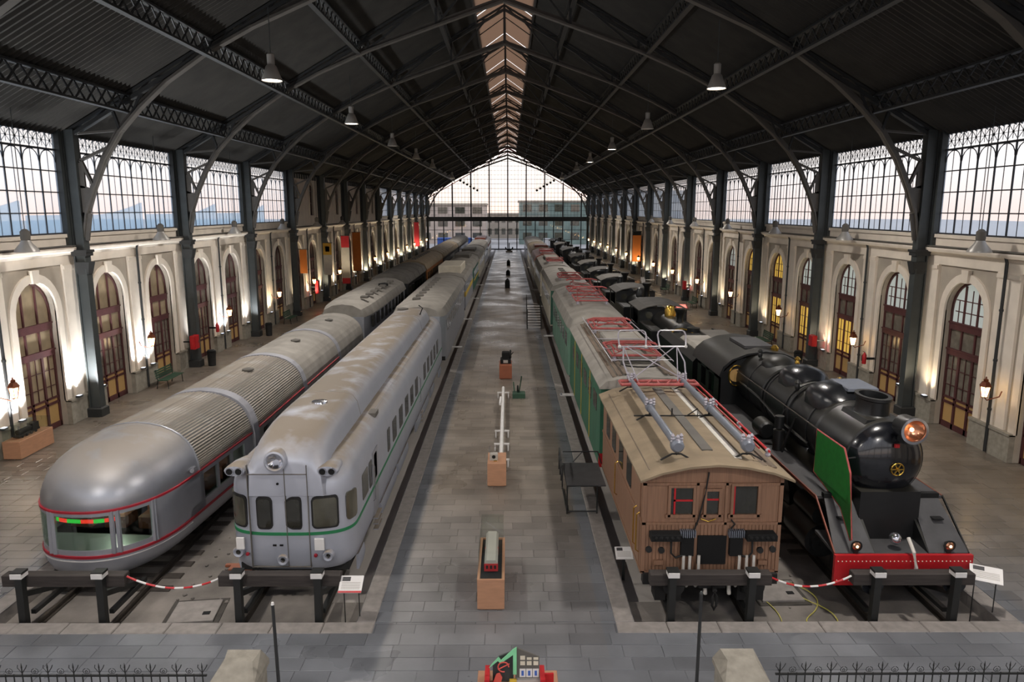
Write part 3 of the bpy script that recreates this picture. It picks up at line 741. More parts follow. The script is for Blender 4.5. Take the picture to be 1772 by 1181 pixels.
# ---------------- round tailed observation car and its train
tx = -9.42
ob = thing('observation_car', 'round-tailed aluminium observation car with two red lines and panoramic windows', 'rail car', (tx-.45, 15.95, 0), -.071)
W0 = 1.62; A0 = 2.3; P0 = 2.4; YBK = 6.3
low = [(-.02,.9,.7),(.02,1.1,.4),(.1,1.32,.2),(.25,1.5,.07),(.42,1.59,.02),(.6,1.62,.0),(.74,W0,0)]
B().loft([plan_ring(w, yf, A0, YBK, z, P0) for z, w, yf in low]).build('lower_hull', 'silver_side', ob, True)
roofl = [(1.76,1.60,.04),(1.86,1.60,.03),(2.02,1.585,.05),(2.2,1.54,.11),(2.42,1.46,.22),(2.62,1.33,.42),(2.80,1.14,.68),(2.93,.92,.98),(3.03,.66,1.35),(3.09,.36,1.8),(3.12,.06,2.3)]
B().loft([plan_ring(w, yf, A0*(.55+.45*w/1.6), 2.95, z, P0) for z, w, yf in roofl]).build('domed_roof', 'silver', ob, True)
def groove_profile(sc=1.0, groove=True):
    half = [(1.62,.74),(1.62,1.76)]; ks = [(1.60,1.86),(1.585,2.02),(1.54,2.2),(1.46,2.42),(1.33,2.62),(1.14,2.80),(.92,2.93),(.66,3.03),(.36,3.09),(0,3.12)]
    dense = []
    for (a, c), (a2, c2) in zip(ks[:-1], ks[1:]):
        m = 6
        for j in range(m): dense.append((a+(a2-a)*j/m, c+(c2-c)*j/m))
    dense.append(ks[-1]); out = []
    for i, (a, c) in enumerate(dense):
        d = (.012 if i % 2 else -.012) if groove and 0 < i < len(dense)-1 else 0; l = sqrt(a*a + (c-1.3)**2)
        out.append((a + d*a/l, c + d*(c-1.3)/l))
    hf = half + out; pts = [(x*sc, z if z < 1 else 1.3+(z-1.3)*sc) for x, z in hf]
    return [(-x, z) for x, z in pts] + [(x, z) for x, z in pts[::-1][1:]]
GP = groove_profile()
B().prism([(-1.62,1.76)] + [p for p in GP if p[1] > 1.765] + [(1.62,1.76)], 'y', 2.9, YBK).build('grooved_roof', 'silver_groove', ob, True)
seam = B().prism([(x*1.012, 1.3+(z-1.3)*1.012) for x, z in groove_profile(1, False) if z > .8], 'y', 2.88, 2.94).build('seam_band', 'silver_side', ob, True)
prm = (W0, 0, A0, P0)
wnd = [(.58,1.22),(1.32,2.02),(2.12,2.56)]
for i, (t0, t1) in enumerate(wnd):
    g_ = B(); nose_patch(g_, prm, t0, t1, .86, 1.70, -.01, 10, .10 if i == 1 else .16, -.025); g_.build('panoramic_window', 'glass_obs', ob)
fr = B()
for t in (.53, .57, 1.23, 1.31, 2.03, 2.11, 2.57, 2.61):
    fr.beam(ring_pt(*prm[:3], .74, t, P0), ring_pt(W0-.02, .03, A0, 1.78, t, P0), .09, .07)
nose_line(fr, (W0-.01, 0, A0, P0), .02, pi-.02, .80, .13, .0); nose_line(fr, (W0-.01, 0.01, A0, P0), .02, pi-.02, 1.73, .09, .0)
fr.build('window_frame', 'silver_side', ob)
for s in (-1, 1):
    sp_ = B(); sp_.box(*sorted((s*1.55, s*1.62)), 2.3, YBK, .74, .95).box(*sorted((s*1.55, s*1.62)), 2.2, YBK, 1.66, 1.77)
    np_ = B(); nose_patch(np_, prm, *((2.60, pi) if s > 0 else (0, .54)), .74, 1.77, 0, 10, .001, -.05); np_.build('curved_panel', 'silver_side', ob)
    sp_.box(*sorted((s*1.55, s*1.62)), 2.3, 3.1, .74, 1.77)
    for a, c in ((2.9, 3.1), (3.9, 4.0), (4.8, 4.9), (5.7, YBK)): sp_.box(*sorted((s*1.55, s*1.62)), a, c, .9, 1.7)
    sp_.build('side_panel', 'silver_side', ob)
    for a, c in ((3.1, 3.9), (4.0, 4.8), (4.9, 5.7)): side_plate(B(), 1.58, a-.04, c+.04, .93, 1.68, s, .005, .12).build('side_window', 'glass_obs', ob)
B().box(-1.5, 1.5, 1.2, YBK-.1, .68, .74).build('interior_floor', 'carpet', ob)
it = B().box(-1.5, 1.5, 3.0, 3.05, .74, 1.78).box(-1.52,-1.4,3.1,YBK-.1,.74,1.7); it.build('interior_bulkhead', 'carpet', ob)
sc_ = B()
for x in (-.9, 0, .9): sc_.cbox(x-.28, x+.28, 1.55, 2.1, .74, 1.1, .06); sc_.cbox(x-.28, x+.28, 2.0, 2.2, 1.0, 1.5, .05)
for x in (-.9, .9):
    for y in (3.5, 4.4, 5.3): sc_.cbox(x-.28, x+.28, y-.25, y+.25, .74, 1.1, .06); sc_.cbox(x-.28, x+.28, y+.12, y+.3, 1.0, 1.45, .05)
sc_.build('armchair', 'seat', ob)
for i in range(9):  # glowing red and green blocks stand in for an LED-like window reflection
    t = .60 + i*.165; a_, c_ = ring_pt(*prm[:3], 1.5, t, P0, -.22), ring_pt(*prm[:3], 1.5, t+.16, P0, -.22)
    B().beam(a_, c_, .02, .09).build('reflection_strip', 'reflred' if i % 2 == 0 else 'reflgreen', ob)
rl = B(); nose_line(rl, (1.61,.02,A0,P0), .0, pi, 1.80, .05, .025, 36, YBK); rl.build('red_line', 'redline', ob)
rl = B(); nose_line(rl, (W0,0,A0,P0), .0, pi, .70, .065, .03, 36, YBK); rl.build('red_line', 'redline', ob)
rl = B(); nose_line(rl, (1.6,.02,A0,P0), .3, pi, .60, .022, .045, 36); rl.build('white_line', 'white', ob)
for s in (-1, 1):
    q = B().cyl((s*1.60,2.55,1.98), (s*1.68,2.4,1.99), .055, n=12).cyl((s*1.60,2.7,1.98), (s*1.68,2.6,1.99), .045, n=12); q.build('marker_lamp', 'chrome', ob, True)
B().box(-.5,.5,.10,.17,.40,.54).build('number_plate', 'banner_w', ob)
point((0,1.6,1.6), 14, (.9,1,.75), .15, ob); point((0,4.4,1.6), 12, (1,.95,.8), .15, ob)  # bare lights added to brighten the car interior, no fixtures
B().cyl((0,.1,-.02),(0,.75,.02),.07).lathe([(.02,0),(.1,.02),(.1,.08),(.04,.1)], (0,.1,-.02), 14, 'y').build('coupling', 'chrome', ob, True)
B().lathe([(.18,3.05),(.18,3.10),(.02,3.12)], (0,3.4,0)).build('roof_vent', 'silver_side', ob, True)
bogie(ob, 4.9, .01, .42)
# following articulated cars
GPb = [(-1.2,.1),(-1.5,.3)] ; GPe = [(1.5,.3),(1.2,.1)]
cuts = [22.55, 28.3, 34.3, 40.2]
names = ['first aluminium articulated car behind the round-tailed one', 'second articulated car behind the round-tailed one', 'third articulated car, next to the silver locomotive nose']
for i in range(3):
    y0, y1 = cuts[i], cuts[i+1]; L = y1 - y0
    t = thing('articulated_car', 'low grooved ' + names[i], 'rail car', (tx, y0, 0), group='articulated train cars')
    GQ = groove_profile(1, i < 1)
    B().prism(GPb + GQ + GPe, 'y', .14, L-.3).build('body', 'silver_groove' if i < 1 else 'roofgrey', t, True)
    B().prism([(x*1.015, 1.3+(z-1.3)*1.015) for x, z in groove_profile(1, False)], 'y', -.28, .14).build('bellows', 'bellows', t, True)
    for s in (-1, 1):
        for k in range(4):
            a = .6 + k*1.25; side_plate(B(), 1.62, a, a+1.05, .95, 1.66, s, .012).build('window', 'glass_dark', t)
        if i < 2:
            B().box(*sorted((s*1.6, s*1.65)), .2, L-.3, 1.80, 1.85).build('red_line', 'redline', t); B().box(*sorted((s*1.6, s*1.65)), .2, L-.3, .67, .73).build('red_line', 'redline', t)
    B().lathe([(.2,3.1),(.2,3.15),(.02,3.2)], (.4,L*.5,0)).build('roof_vent', 'roofdark', t, True)
    bogie(t, 1.1, .01, .42)
# ---------------- silver railcar
rc = thing('railcar', 'silver-grey diesel railcar with green line and four front windows', 'rail car', (-4.88, 16.0, 0))
PR = 3.1; AR = .95; LR = 23.3
lv = [(.32,1.36,.10),(.42,1.44,.03),(.6,1.47,0),(1.3,1.47,0),(2.2,1.46,.03),(2.36,1.45,.05),(2.52,1.42,.10),(2.68,1.35,.18),(2.82,1.24,.32),(2.93,1.08,.5),(2.98,.85,.75)]
B().loft([plan_ring(w, yf, AR*(.6+.4*w/1.47), LR, z, PR) for z, w, yf in lv]).build('body', 'railcar', rc, True)
def hump(hw, zt, zb=2.2):
    out = [(-hw-.16, zb), (-hw-.12, min(zt-.2, 2.9)), (-hw-.02, zt-.30), (-hw+.10, zt-.12), (-hw+.3, zt-.03), (0, zt)]
    return out + [(-x, z) for x, z in out[::-1][1:]]
hs = [(.0,.70,2.98),(.02,.72,3.06),(.08,.74,3.18),(.22,.77,3.32),(.5,.80,3.46),(.95,.82,3.57),(1.6,.83,3.64),(2.6,.83,3.67),(21.5,.83,3.67),(22.3,.82,3.6),(22.9,.78,3.42),(23.2,.74,3.2)]
hb = B().loft([[(x, y, z) for x, z in hump(hw, zt)] for y, hw, zt in hs]); hb.build('raised_roof', 'railcar', rc, True)
prr = (1.47, 0, AR, PR)
def fx(x):   # ring parameter for a given x on the flat nose
    c = (abs(x)/1.47)**(PR/2); return math.acos(-math.copysign(c, x)) if x < 0 else pi - math.acos(c)
for x0, x1, m in ((-1.39,-.96,'glass_grey'), (-.72,-.34,'glass_dark'), (-.04,.34,'glass_dark'), (.56,1.16,'glass_grey')):
    xo = .0
    z0, z1 = 1.42, 2.12
    g_ = B(); nose_patch(g_, (1.475,0,AR,PR), fx(x0-.0), fx(x1), z0-.05, z1+.05, .006, 8, .10, -.03); g_.build('window_gasket', 'under', rc)
    g_ = B(); nose_patch(g_, (1.475,0,AR,PR), fx(x0+.04), fx(x1-.04), z0, z1, .018, 8, .08, -.03); g_.build('front_window', m, rc)
for s in (-1, 1):
    g_ = B(); tt = (.03, .48) if s < 0 else (pi-.58, pi-.10)
    nose_patch(g_, (1.475,0,AR,PR), *tt, 1.46, 2.16, .014, 6, .10, -.03); g_.build('corner_window', 'glass_grey', rc)
gl_ = B(); nose_line(gl_, (1.47,0,AR,PR), 0, pi, 1.26, .075, .014, 36, LR); gl_.build('green_line', 'greenline', rc)
ps = B()
for x in (-.88, -.02, .50): ps.box(x-.008, x+.008, -.016, .05, .42, 2.95)
ps.box(-.88, .50, -.016, .05, 2.72, 2.74).box(-.88,.5,-.012,.05,.42,.44); ps.build('door_seam', 'roofdark', rc)
hl = B().lathe([(.001,.5),(.24,.5),(.26,.0),(.25,-.08),(.21,-.10),(.18,-.06),(.16,.05)], (-.19,-.02,3.06), 24, 'y', False); hl.build('headlamp', 'railcar', rc, True)
B().lathe([(.001,.06),(.10,.03),(.175,-.05)], (-.19,-.02,3.06), 24, 'y', False).build('headlamp_lens', 'chrome', rc, True)
for s in (-1, 1):
    xx = -1.16 if s < 0 else .98
    h = B().loft([[(xx+.17*cos(a)*k*1.5, y, 2.80+.13*k*sin(a)) for a in [2*pi*i/16 for i in range(16)]] for y, k in ((.95,.5),(.55,.9),(.22,1),(.05,1),(.0,.9))])
    o = h.build('horn_pod', 'railcar', rc, True)
    for d in (-.105, .105):
        B().cyl((xx+d,-.03,2.80), (xx+d,.06,2.80), .075, n=16).build('horn_mouth', 'soot', o)
        B().lathe([(.075,0),(.095,0),(.095,.05),(.075,.05),(.075,0)], (xx+d,-.035,2.80), 16, 'y', False).build('horn_ring', 'chrome', o, True)
for x, z in ((-1.2,.80),(-.15,.62),(.92,.72)):
    l = B().lathe([(.12,.16),(.135,.0),(.11,-.05),(.06,-.03),(.055,.02),(.01,.03)], (x, .03 if abs(x) > 1 else -.02, z), 20, 'y').build('buffer_lamp', 'railcar', rc, True)
    B().lathe([(.01,-.0),(.05,-.005),(.055,.01)], (x, .0, z), 14, 'y').build('lamp_lens', 'glass_dark', l, True)
for x, z in ((-.98,.76),(.62,.72)): B().lathe([(.01,-.02),(.04,-.015),(.045,.02)], (x,-.01,z), 12, 'y').build('tail_light', 'redline', rc, True)
for x, z, q in ((-1.13,1.03,.09),(.72,1.0,.11)): B().box(x-q, x+q, -.03, .03, z-.14, z+.14).build('notice_plate', 'white', rc)
for x in (-.33, -.17): B().box(x-.04, x+.04, -.02, .02, .96, 1.0).build('socket', 'soot', rc)
B().cyl((-.18,-.02,2.5),(-.18,.05,2.5),.03).build('small_lamp', 'soot', rc)
un = B().box(-.8, .45, .02, .3, .15, .33)
for x in (-.7,-.5,-.3,-.1,.1,.3): un.cyl((x,.05,.33),(x,-.02,.1),.035,n=8)
un.box(-1.3,1.3,.4,LR-.3,.15,.34); un.build('underframe', 'under', rc)
B().loft([[(-1.16,-.02,.32),(-.98,-.03,.32),(-1.0,-.03,.12),(-1.12,-.03,.12)],[(-1.16,.05,.32),(-.98,.05,.32),(-1.0,.05,.12),(-1.12,.05,.12)]]).build('coupling_cover', 'railcar', rc)
for yb in (2.6, 20.3): bogie(rc, yb, 2.5, .44)
for s in (-1, 1):
    for a, c in ((.75,1.4),(3.9,6.8),(7.2,9.5),(12,16.4),(17.4,18.9),(21.6,22.6)):
        o = B(); o.loft([[(s*x, y, z) for x, z in ((1.40,.36),(1.47,.4),(1.50,.2),(1.46,-.02),(1.40,-.02))] for y in (a, c)]); o.build('skirt', 'railcar', rc, True)
    d = B()
    pts = [(1.5,.38),(1.62,.18),(2.0,.05),(2.4,.05),(2.9,.18),(3.1,.38)]
    for (y0, y1), (z0, z1) in (((1.1,1.7),(2.35,1.5)),): pass
    for y0, y1 in ((2.35,2.75),(3.05,3.45),(5.3,5.75)): side_plate(B(), 1.47, y0, y1, 1.42, 2.14, s, .008).build('side_window', 'glass_dark', rc)
    side_plate(B(), 1.47, 1.45, 2.2, 1.46, 2.14, s, .008).build('cab_side_window', 'glass_grey', rc)
    dd = B().box(*sorted((s*1.46, s*1.478)), 2.85, 3.6, .45, 2.25); dd.build('cab_door', 'silver_side', rc)
    for k in range(11):
        y = 6.3 + k*1.42
        if k in (5,): continue
        side_plate(B(), 1.47, y, y+.78, 1.42, 2.12, s, .008).build('side_window', 'glass_dark', rc)
    for y in (3.25, 13.6):
        st = B()
        for j in range(3): st.box(*sorted((s*1.42, s*(1.56+.0*j))), y-.35, y+.35, .02+j*.16, .05+j*.16)
        st.build('door_step', 'railcar', rc)
        B().tube([(s*1.47,y-.42,.9),(s*1.53,y-.42,.95),(s*1.53,y-.42,1.9),(s*1.47,y-.42,1.95)], .014).build('grab_rail', 'chrome', rc)
    B().tube([(s*1.15,1.2,2.86),(s*1.17,8,2.87),(s*1.17,22,2.87)], .012, 5).build('rain_strip', 'railcar', rc)
B().lathe([(.22,3.64),(.2,3.70),(.02,3.72)], (.1,2.9,0)).build('roof_vent', 'chrome', rc, True)
B().box(1.0,1.3,4.4,4.9,2.80,2.93).build('roof_hatch', 'roofdark', rc)
for y in (4.1, 19.0): B().prism([(x*1.004, z+.008) for x, z in hump(.83, 3.67)], 'y', y, y+.035).build('roof_seam', 'roofgrey', rc)
B().lathe([(.3,3.6),(.28,3.74),(.05,3.78)], (-.3,21.2,0)).build('exhaust_cowl', 'roofdark', rc, True)
B().tube([(.75,19.8,3.6),(.9,19.7,3.95),(.7,19.9,4.05)], .03).build('aerial', 'soot', rc)
# ---------------- generic box bodied vehicle
def roofprof(w, z0, ze, zt, n=5):
    out = [(-w, z0), (-w, ze)]
    for i in range(1, n+1):
        a = i/(n+1)*pi/1; out.append((-w*cos(pi*i/(n+1)), ze + (zt-ze)*sin(pi*i/(n+1))**.8))
    return out + [(w, ze), (w, z0)]
def vehicle(name, label, cat, x, y, L, body, roof, w=1.48, z0=.75, ze=2.95, zt=3.45, nose=0., win=None, wz=(1.9,2.6), wn_=8, fw=True, stripe=None, bo=None, group=None, rooftop=(), nosem=None):
    t = thing(name, label, cat, (x, y, 0), group=group)
    wall = [(-w, z0), (-w, ze), (w, ze), (w, z0)]
    def sec(k, q): return [(px*q, pz if pz < ze else ze + (pz-ze)*q) for px, pz in roofprof(w, z0, ze, zt)]
    bb = B()
    if nose:
        rr = []
        for yy, q in ((0,.78),(nose*.3,.93),(nose*.65,.985),(nose,1),(L-nose,1),(L,.94)): rr.append([(px*q, yy, pz if pz < 2 else 2+(pz-2)*(.55+.45*q if q < .9 else q)) for px, pz in wall])
        bb.loft(rr)
    else: bb.prism(wall, 'y', 0, L)
    bb.build('body', body, t, nose > 0)
    rb = B(); rp_ = [(px*1.03, pz) for px, pz in roofprof(w, ze-.04, ze, zt)]
    if nose:
        rb.loft([[(px*q, yy, 2+(pz-2)*h) for px, pz in rp_] for yy, q, h in ((0.02,.76,.88),(nose*.3,.92,.95),(nose*.7,.98,.985),(nose,1,1),(L-.2,1,1),(L,.96,.97))])
    else: rb.prism(rp_, 'y', -.08, L+.08)
    rb.build('roof', roof, t, True)
    B().box(-w+.2, w-.2, .3, L-.3, RZ+.6, z0).box(-w+.05, w-.05, -.05, .1, RZ+.75, z0+.02).build('underframe', 'under', t)
    bogie(t, min(2.6, L*.2), 2.3); bogie(t, L-min(2.6, L*.2), 2.3)
    if win:
        for s in (-1, 1):
            for i in range(wn_):
                a = .9 + i*(L-1.8)/wn_; side_plate(B(), w, a, a+(L-1.8)/wn_*.62, *wz, s, .01).build('side_window', win, t)
    if fw:
        for xx in (-.85, .0, .85): B().box(xx-.3, xx+.3, -.03 , .05+nose*.12, 1.95, 2.55).build('front_window', 'glass_dark', t)
    if stripe:
        for s in (-1, 1): B().box(*sorted((s*(w-.02), s*(w+.012))), nose, L-nose, stripe[1], stripe[2]).build('stripe', stripe[0], t)
        if not nose: B().box(-w, w, -.012, .0, stripe[1], stripe[2]).build('stripe', stripe[0], t)
    for s in (-1, 1):
        q = B().cyl((s*.88,-.05,RZ+1.02),(s*.88,-.4,RZ+1.02),.08).lathe([(.22,0),(.23,.03),(.1,.05)], (s*.88,-.45,RZ+1.02), 16, 'y'); q.build('buffer', 'under', t, True)
    for s in (-1, 1): B().lathe([(.02,.0),(.09,-.05),(.11,-.04),(.11,.08)], (s*.95,-.01+nose*.15,1.25), 14, 'y').build('lamp', 'chrome', t, True)
    for it_ in rooftop:
        k_ = it_[0]
        if k_ == 'panto': pantograph(t, 0, it_[1], zt+.18)
        if k_ == 'box': B().cbox(-it_[3], it_[3], it_[1], it_[2], zt-.2, zt+it_[4], .06).build('roof_box', it_[5], t)
        if k_ == 'boards':
            for s in (-1, 1):
                for j in range(3): B().box(*sorted((s*(w*.72-j*.17), s*(w*.72-j*.17-.14))), .3, L-.3, zt-.10+.06*j, zt-.07+.06*j).build('roof_board', 'plank', t)
        if k_ == 'vents':
            n = int((L-3)/1.6)
            for j in range(n): B().cbox(-.22+it_[1], .22+it_[1], 1.8+j*1.6, 2.2+j*1.6, zt-.05, zt+.1, .04).build('roof_vent', 'roofdark', t)
        if k_ == 'seams':
            for j in range(int(L/3)): B().prism([(px*1.045, pz+.02) for px, pz in roofprof(w, ze-.02, ze, zt)], 'y', 1.5+j*3, 1.56+j*3).build('roof_seam', roof, t)
    return t
def pantograph(t, x, y, z, w=.8, l=1.1, m='redpanto', raised=0.):
    p = B()
    for sx_ in (-1, 1):
        p.tube([(x+sx_*w, y-l, z), (x+sx_*w, y+l, z)], .04, 6)
    for yy in (-l, l): p.tube([(x-w, y+yy, z), (x+w, y+yy, z)], .045, 6)
    p.tube([(x-w,y,z),(x+w,y,z)], .03, 6)
    h = .18 + raised
    for sx_ in (-1, 1):
        p.tube([(x+sx_*w*.9,y-l,z+.05),(x+sx_*w*.7,y+l*.8,z+h*.6),(x+sx_*w*.6,y-l*.3,z+h)], .026, 5)
        p.tube([(x+sx_*w*.9,y+l,z+.05),(x+sx_*w*.7,y-l*.8,z+h*.6),(x+sx_*w*.6,y+l*.3,z+h)], .026, 5)
        p.tube([(x+sx_*w*.9,y-l,z+.05),(x-sx_*w*.7,y+l*.8,z+h*.6)], .018, 5)
        p.tube([(x+sx_*w*.7,y-l*.8,z+h*.6),(x-sx_*w*.7,y+l*.2,z+h*.8)], .018, 5)
    for yy in (-.16, .16): p.tube([(x-w*1.1,y+yy,z+h),(x-w*.8,y+yy,z+h+.08),(x+w*.8,y+yy,z+h+.08),(x+w*1.1,y+yy,z+h)], .028, 6)
    o = p.build('pantograph', m, t, True)
    for sx_ in (-1, 1):
        for yy in (-l, l):
            B().lathe([(.05,-.2),(.09,-.18),(.05,-.15),(.09,-.12),(.05,-.09),(.08,-.05),(.03,-.03)], (x+sx_*w*.9, y+yy, z), 10).build('insulator', 'porcelain', o, True)
# T1: locomotive and coaches behind the articulated train
v = vehicle('diesel_locomotive', 'silver-grey streamlined locomotive coupled behind the articulated cars', 'locomotive', -9.3, 41.6, 15.0, 'silver_side', 'roofgrey', w=1.55, z0=.5, ze=2.7, zt=3.55, nose=4.2, win='glass_dark', wn_=9, fw=False, rooftop=(('vents', .9),))
B().lathe([(.35,3.5),(.33,3.65),(.05,3.7)], (.8,9.2,0)).build('exhaust_cowl', 'soot', v, True)
vehicle('covered_wagon', 'dark green-grey wagon behind the silver streamlined locomotive', 'rail car', -9.25, 58.0, 12.5, 'black', 'roofdark', zt=3.75, win='glass_dark', wn_=6, rooftop=(('seams',),))
vehicle('wooden_coach', 'varnished orange-brown wooden coach behind the dark green wagon', 'coach', -9.25, 71.5, 17.5, 'orangebrown', 'dustroof', zt=3.8, win='glass_dark', wn_=10, rooftop=(('vents', 0),))
vehicle('saloon_coach', 'long dark coach with beige roof behind the orange-brown coach', 'coach', -9.25, 90.0, 26, 'black', 'dustroof', zt=3.8, win='glass_dark', wn_=14, rooftop=(('seams',),))
vehicle('saloon_coach', 'last grey-roofed coach of the far left train, nearest the glazed gable', 'coach', -9.25, 117.0, 28, 'black', 'roofgrey', zt=3.8, win='glass_dark', wn_=14, rooftop=(('seams',),))
# T2
v = vehicle('silver_coach', 'silver coach with small roof vents behind the green-lined railcar', 'coach', -4.75, 40.2, 18.0, 'silver_side', 'roofgrey', w=1.5, z0=.35, ze=2.95, zt=3.6, nose=.9, win='glass_dark', wn_=11, fw=False, rooftop=(('vents', -.35),))
B().box(1.25,1.4,.35,1.0,1.5,2.4).build('corner_window', 'glass_grey', v)
vehicle('diesel_locomotive', 'silver and yellow diesel locomotive with cream roof box', 'locomotive', -4.75, 59.3, 12.2, 'silver_side', 'roofgrey', zt=3.5, win='glass_dark', wn_=7, stripe=('yellow', 1.7, 2.1), rooftop=(('box', 2.5, 9.0, .95, .55, 'cream_paint'),))
vehicle('diesel_locomotive', 'green-nosed diesel locomotive with yellow stripe behind the silver and yellow one', 'locomotive', -4.75, 73.0, 13.0, 'greendark', 'roofgrey', zt=3.7, nose=1.2, win='glass_dark', wn_=6, stripe=('yellow', 1.5, 1.7), rooftop=(('box', 5, 10, .8, .3, 'roofdark'),))
vehicle('railcar', 'pale cream railcar behind the green-nosed diesel locomotive', 'rail car', -4.75, 87.5, 18, 'cream_paint', 'roofgrey', zt=3.7, win='glass_dark', wn_=10, rooftop=(('box', 3, 8, .8, .25, 'roofdark'),))
vehicle('railcar', 'pale silver railcar in front of the red and white one', 'rail car', -4.75, 107, 17, 'silver_side', 'roofgrey', zt=3.7, win='glass_dark', wn_=10)
vehicle('railcar', 'white railcar with red-brown front stripe near the glazed gable', 'rail car', -4.75, 125.5, 20, 'white', 'white', zt=3.7, win='glass_dark', wn_=10, stripe=('brownred', 2.4, 2.9), rooftop=(('box', 1, 12, .9, .2, 'brownred'),))
# T3: brown wooden electric locomotive
el = thing('electric_locomotive', 'brown wood-panelled electric locomotive with grey trolley pipes on its roof', 'locomotive', (4.78, 15.15, 0))
w = 1.52; L = 6.9
B().prism([(-w,.72),(-w,3.0),(-1.1,3.16),(-.55,3.27),(0,3.31),(.55,3.27),(1.1,3.16),(w,3.0),(w,.72)], 'y', 0, L).build('body', 'teak', el)
rp_ = [(-1.66,2.97),(-1.2,3.15),(-.6,3.28),(0,3.33),(.6,3.28),(1.2,3.15),(1.66,2.97)]
B().prism(rp_ + [(x, z+.05) for x, z in rp_[::-1]], 'y', -.35, L+.2).build('roof', 'dustroof', el)
# vertical boarding on front and sides
for i in range(38):
    x = -1.50 + i*3.0/37
    B().box(x-.033, x+.033, -.018, 0, .80, 1.88 if abs(x) < 1.45 else 2.7).build('board', 'teak', el)
for i in range(78):
    y = .1 + i*.087
    B().box(-w-.015, -w, y-.037, y+.037, .8, 1.9).build('board', 'teak', el)
tr = B()
for z in (.74, 1.90, 2.82): tr.box(-w-.02, w+.02, -.035, .0, z-.03, z+.03); tr.box(-w-.03, -w, 0, L, z-.03, z+.03); tr.box(w, w+.03, 0, L, z-.03, z+.03)
for x in (-w+.02, w-.02): tr.box(x-.04, x+.04, -.035, 0, .74, 3.0)
for x in (-.34, .30): tr.box(x-.03, x+.03, -.035, 0, 1.0, 2.86)
tr.build('moulding', 'teak', el)
def ewin(x0, x1, z0, z1, red):
    f = B()
    for a, c, d, e_ in ((x0-.06,x0,z0-.06,z1+.06),(x1,x1+.06,z0-.06,z1+.06),(x0,x1,z1,z1+.06),(x0-.1,x1+.1,z0-.08,z0)): f.box(a, c, -.06, 0, d, e_)
    o = f.build('front_window', 'teak', el); B().box(x0, x1, -.012, 0, z0, z1).build('pane', 'glass_dark', o)
    r = B()
    for a, c, d, e_ in red: r.box(a, c, -.03, -.012, d, e_)
    r.build('red_bar', 'red', o)
ewin(-.93,-.44, 2.12, 2.74, [(-.86,-.82,2.12,2.74),(-.86,-.44,2.42,2.46)])
ewin(-.14,.13, 2.12, 2.66, [(-.14,.13,2.44,2.48)])
ewin(.45,.98, 2.12, 2.78, [(.45,.49,2.12,2.78)])
for s in (-1, 1):
    xs = sorted((s*.33, s*1.36)); 
    rr = B().cbox(*sorted((s*.72, s*1.38)), -.30, -.03, 1.60, 1.76, .03)
    for i in range(5): rr.ball((s*(.80+i*.12), -.30, 1.68), .045, 1, 8, 5)
    rr.build('resistor_box', 'soot', el)
    cs = B()
    for i in range(8): x = s*(.38+i*.045); cs.box(x-.01, x+.01, -.16, -.03, 1.62, 1.78)
    cs.box(*sorted((s*.36, s*.72)), -.10, -.03, 1.68, 1.72); cs.build('jumper_rack', 'greypipe', el)
    B().box(*sorted((s*.40, s*.68)), -.14, -.0, 1.18, 1.6).build('jumper_box', 'soot', el)
    B().tube([(s*.9,-.1,1.60),(s*.9,-.12,1.25),(s*.8,-.14,1.15),(s*.66,-.14,1.2)], .025).build('pipe', 'under', el)
    for x, z in ((1.1,1.28),(1.38,1.3)): B().cyl((s*x,-.08,z),(s*x,0,z),.07,n=12).build('socket', 'under', el)
    B().box(s*1.16-.1, s*1.16+.1, -.1, 0, .95, 1.05).build('bracket', 'teak', el)
for x in (-.62,-.48,-.28,.62,.78,.94):
    B().tube([(x,-.14,1.2),(x-.01,-.18,.9),(x-.02,-.15,.55),(x-.02,-.02,.4)], .034, 8).build('brake_hose', 'hose', el, True)
for x in (-.17,.36): B().tube([(x,-.1,.78),(x+.03,-.2,.6),(x+.06,-.18,.3)], .045, 8).build('brake_hose', 'hose', el, True)
B().box(-.30,.34,-.06,.0,.95,1.62).build('gangway_hatch', 'soot', el)
B().tube([(-.12,-.05,3.1),(-.18,-.05,2.6),(-.30,-.07,2.05),(-.4,-.07,1.75)], .018).tube([(.42,-.05,2.0),(.5,-.07,1.9),(.42,-.07,1.8)], .02).build('cable', 'under', el)
B().tube([(-.25,-.05,2.02),(-.1,-.1,1.98),(.08,-.05,2.02)], .015).build('handrail', 'brass', el)
un = B().box(-1.5, 1.5, -.12, .1, .50, .74).box(-1.4,1.4,.1,L,.45,.74).box(-.3,.3,-.3,.2,.5,.68)
for x in (-1.1,-.75,.75,1.1): un.box(x-.12,x+.12,-.1,.3,.1,.5)
un.build('underframe', 'under', el)
for s in (-1,1): B().cyl((s*.88,-.1,.62),(s*.88,-.42,.62),.09).lathe([(.23,0),(.24,.03),(.1,.06)], (s*.88,-.46,.62), 18, 'y').build('buffer', 'under', el, True)
B().tube([(.0,-.5,.55),(-.04,-.52,.42),(-.04,-.5,.2),(.0,-.5,.1),(.05,-.5,.2),(.05,-.52,.42)], .03, 8, True).cyl((0,-.2,.6),(0,-.52,.56),.05).build('coupling_hook', 'under', el, True)
bogie(el, 1.6, 2.0, .5); bogie(el, 5.3, 2.0, .5)
for s in (-1, 1):
    for y in (.25, .62, 3.6): B().tube([(s*1.55,y,1.1),(s*1.62,y,1.15),(s*1.62,y,2.0),(s*1.55,y,2.05)], .016).build('grab_rail', 'brass', el)
    dd = B().box(*sorted((s*1.52,s*1.545)), .3, .95, .8, 2.75).build('cab_door', 'teak', el)
    for y0 in (1.6, 2.9, 4.2, 5.4): side_plate(B(), 1.52, y0, y0+.7, 2.05, 2.72, s, .01).build('side_window', 'glass_dark', el)
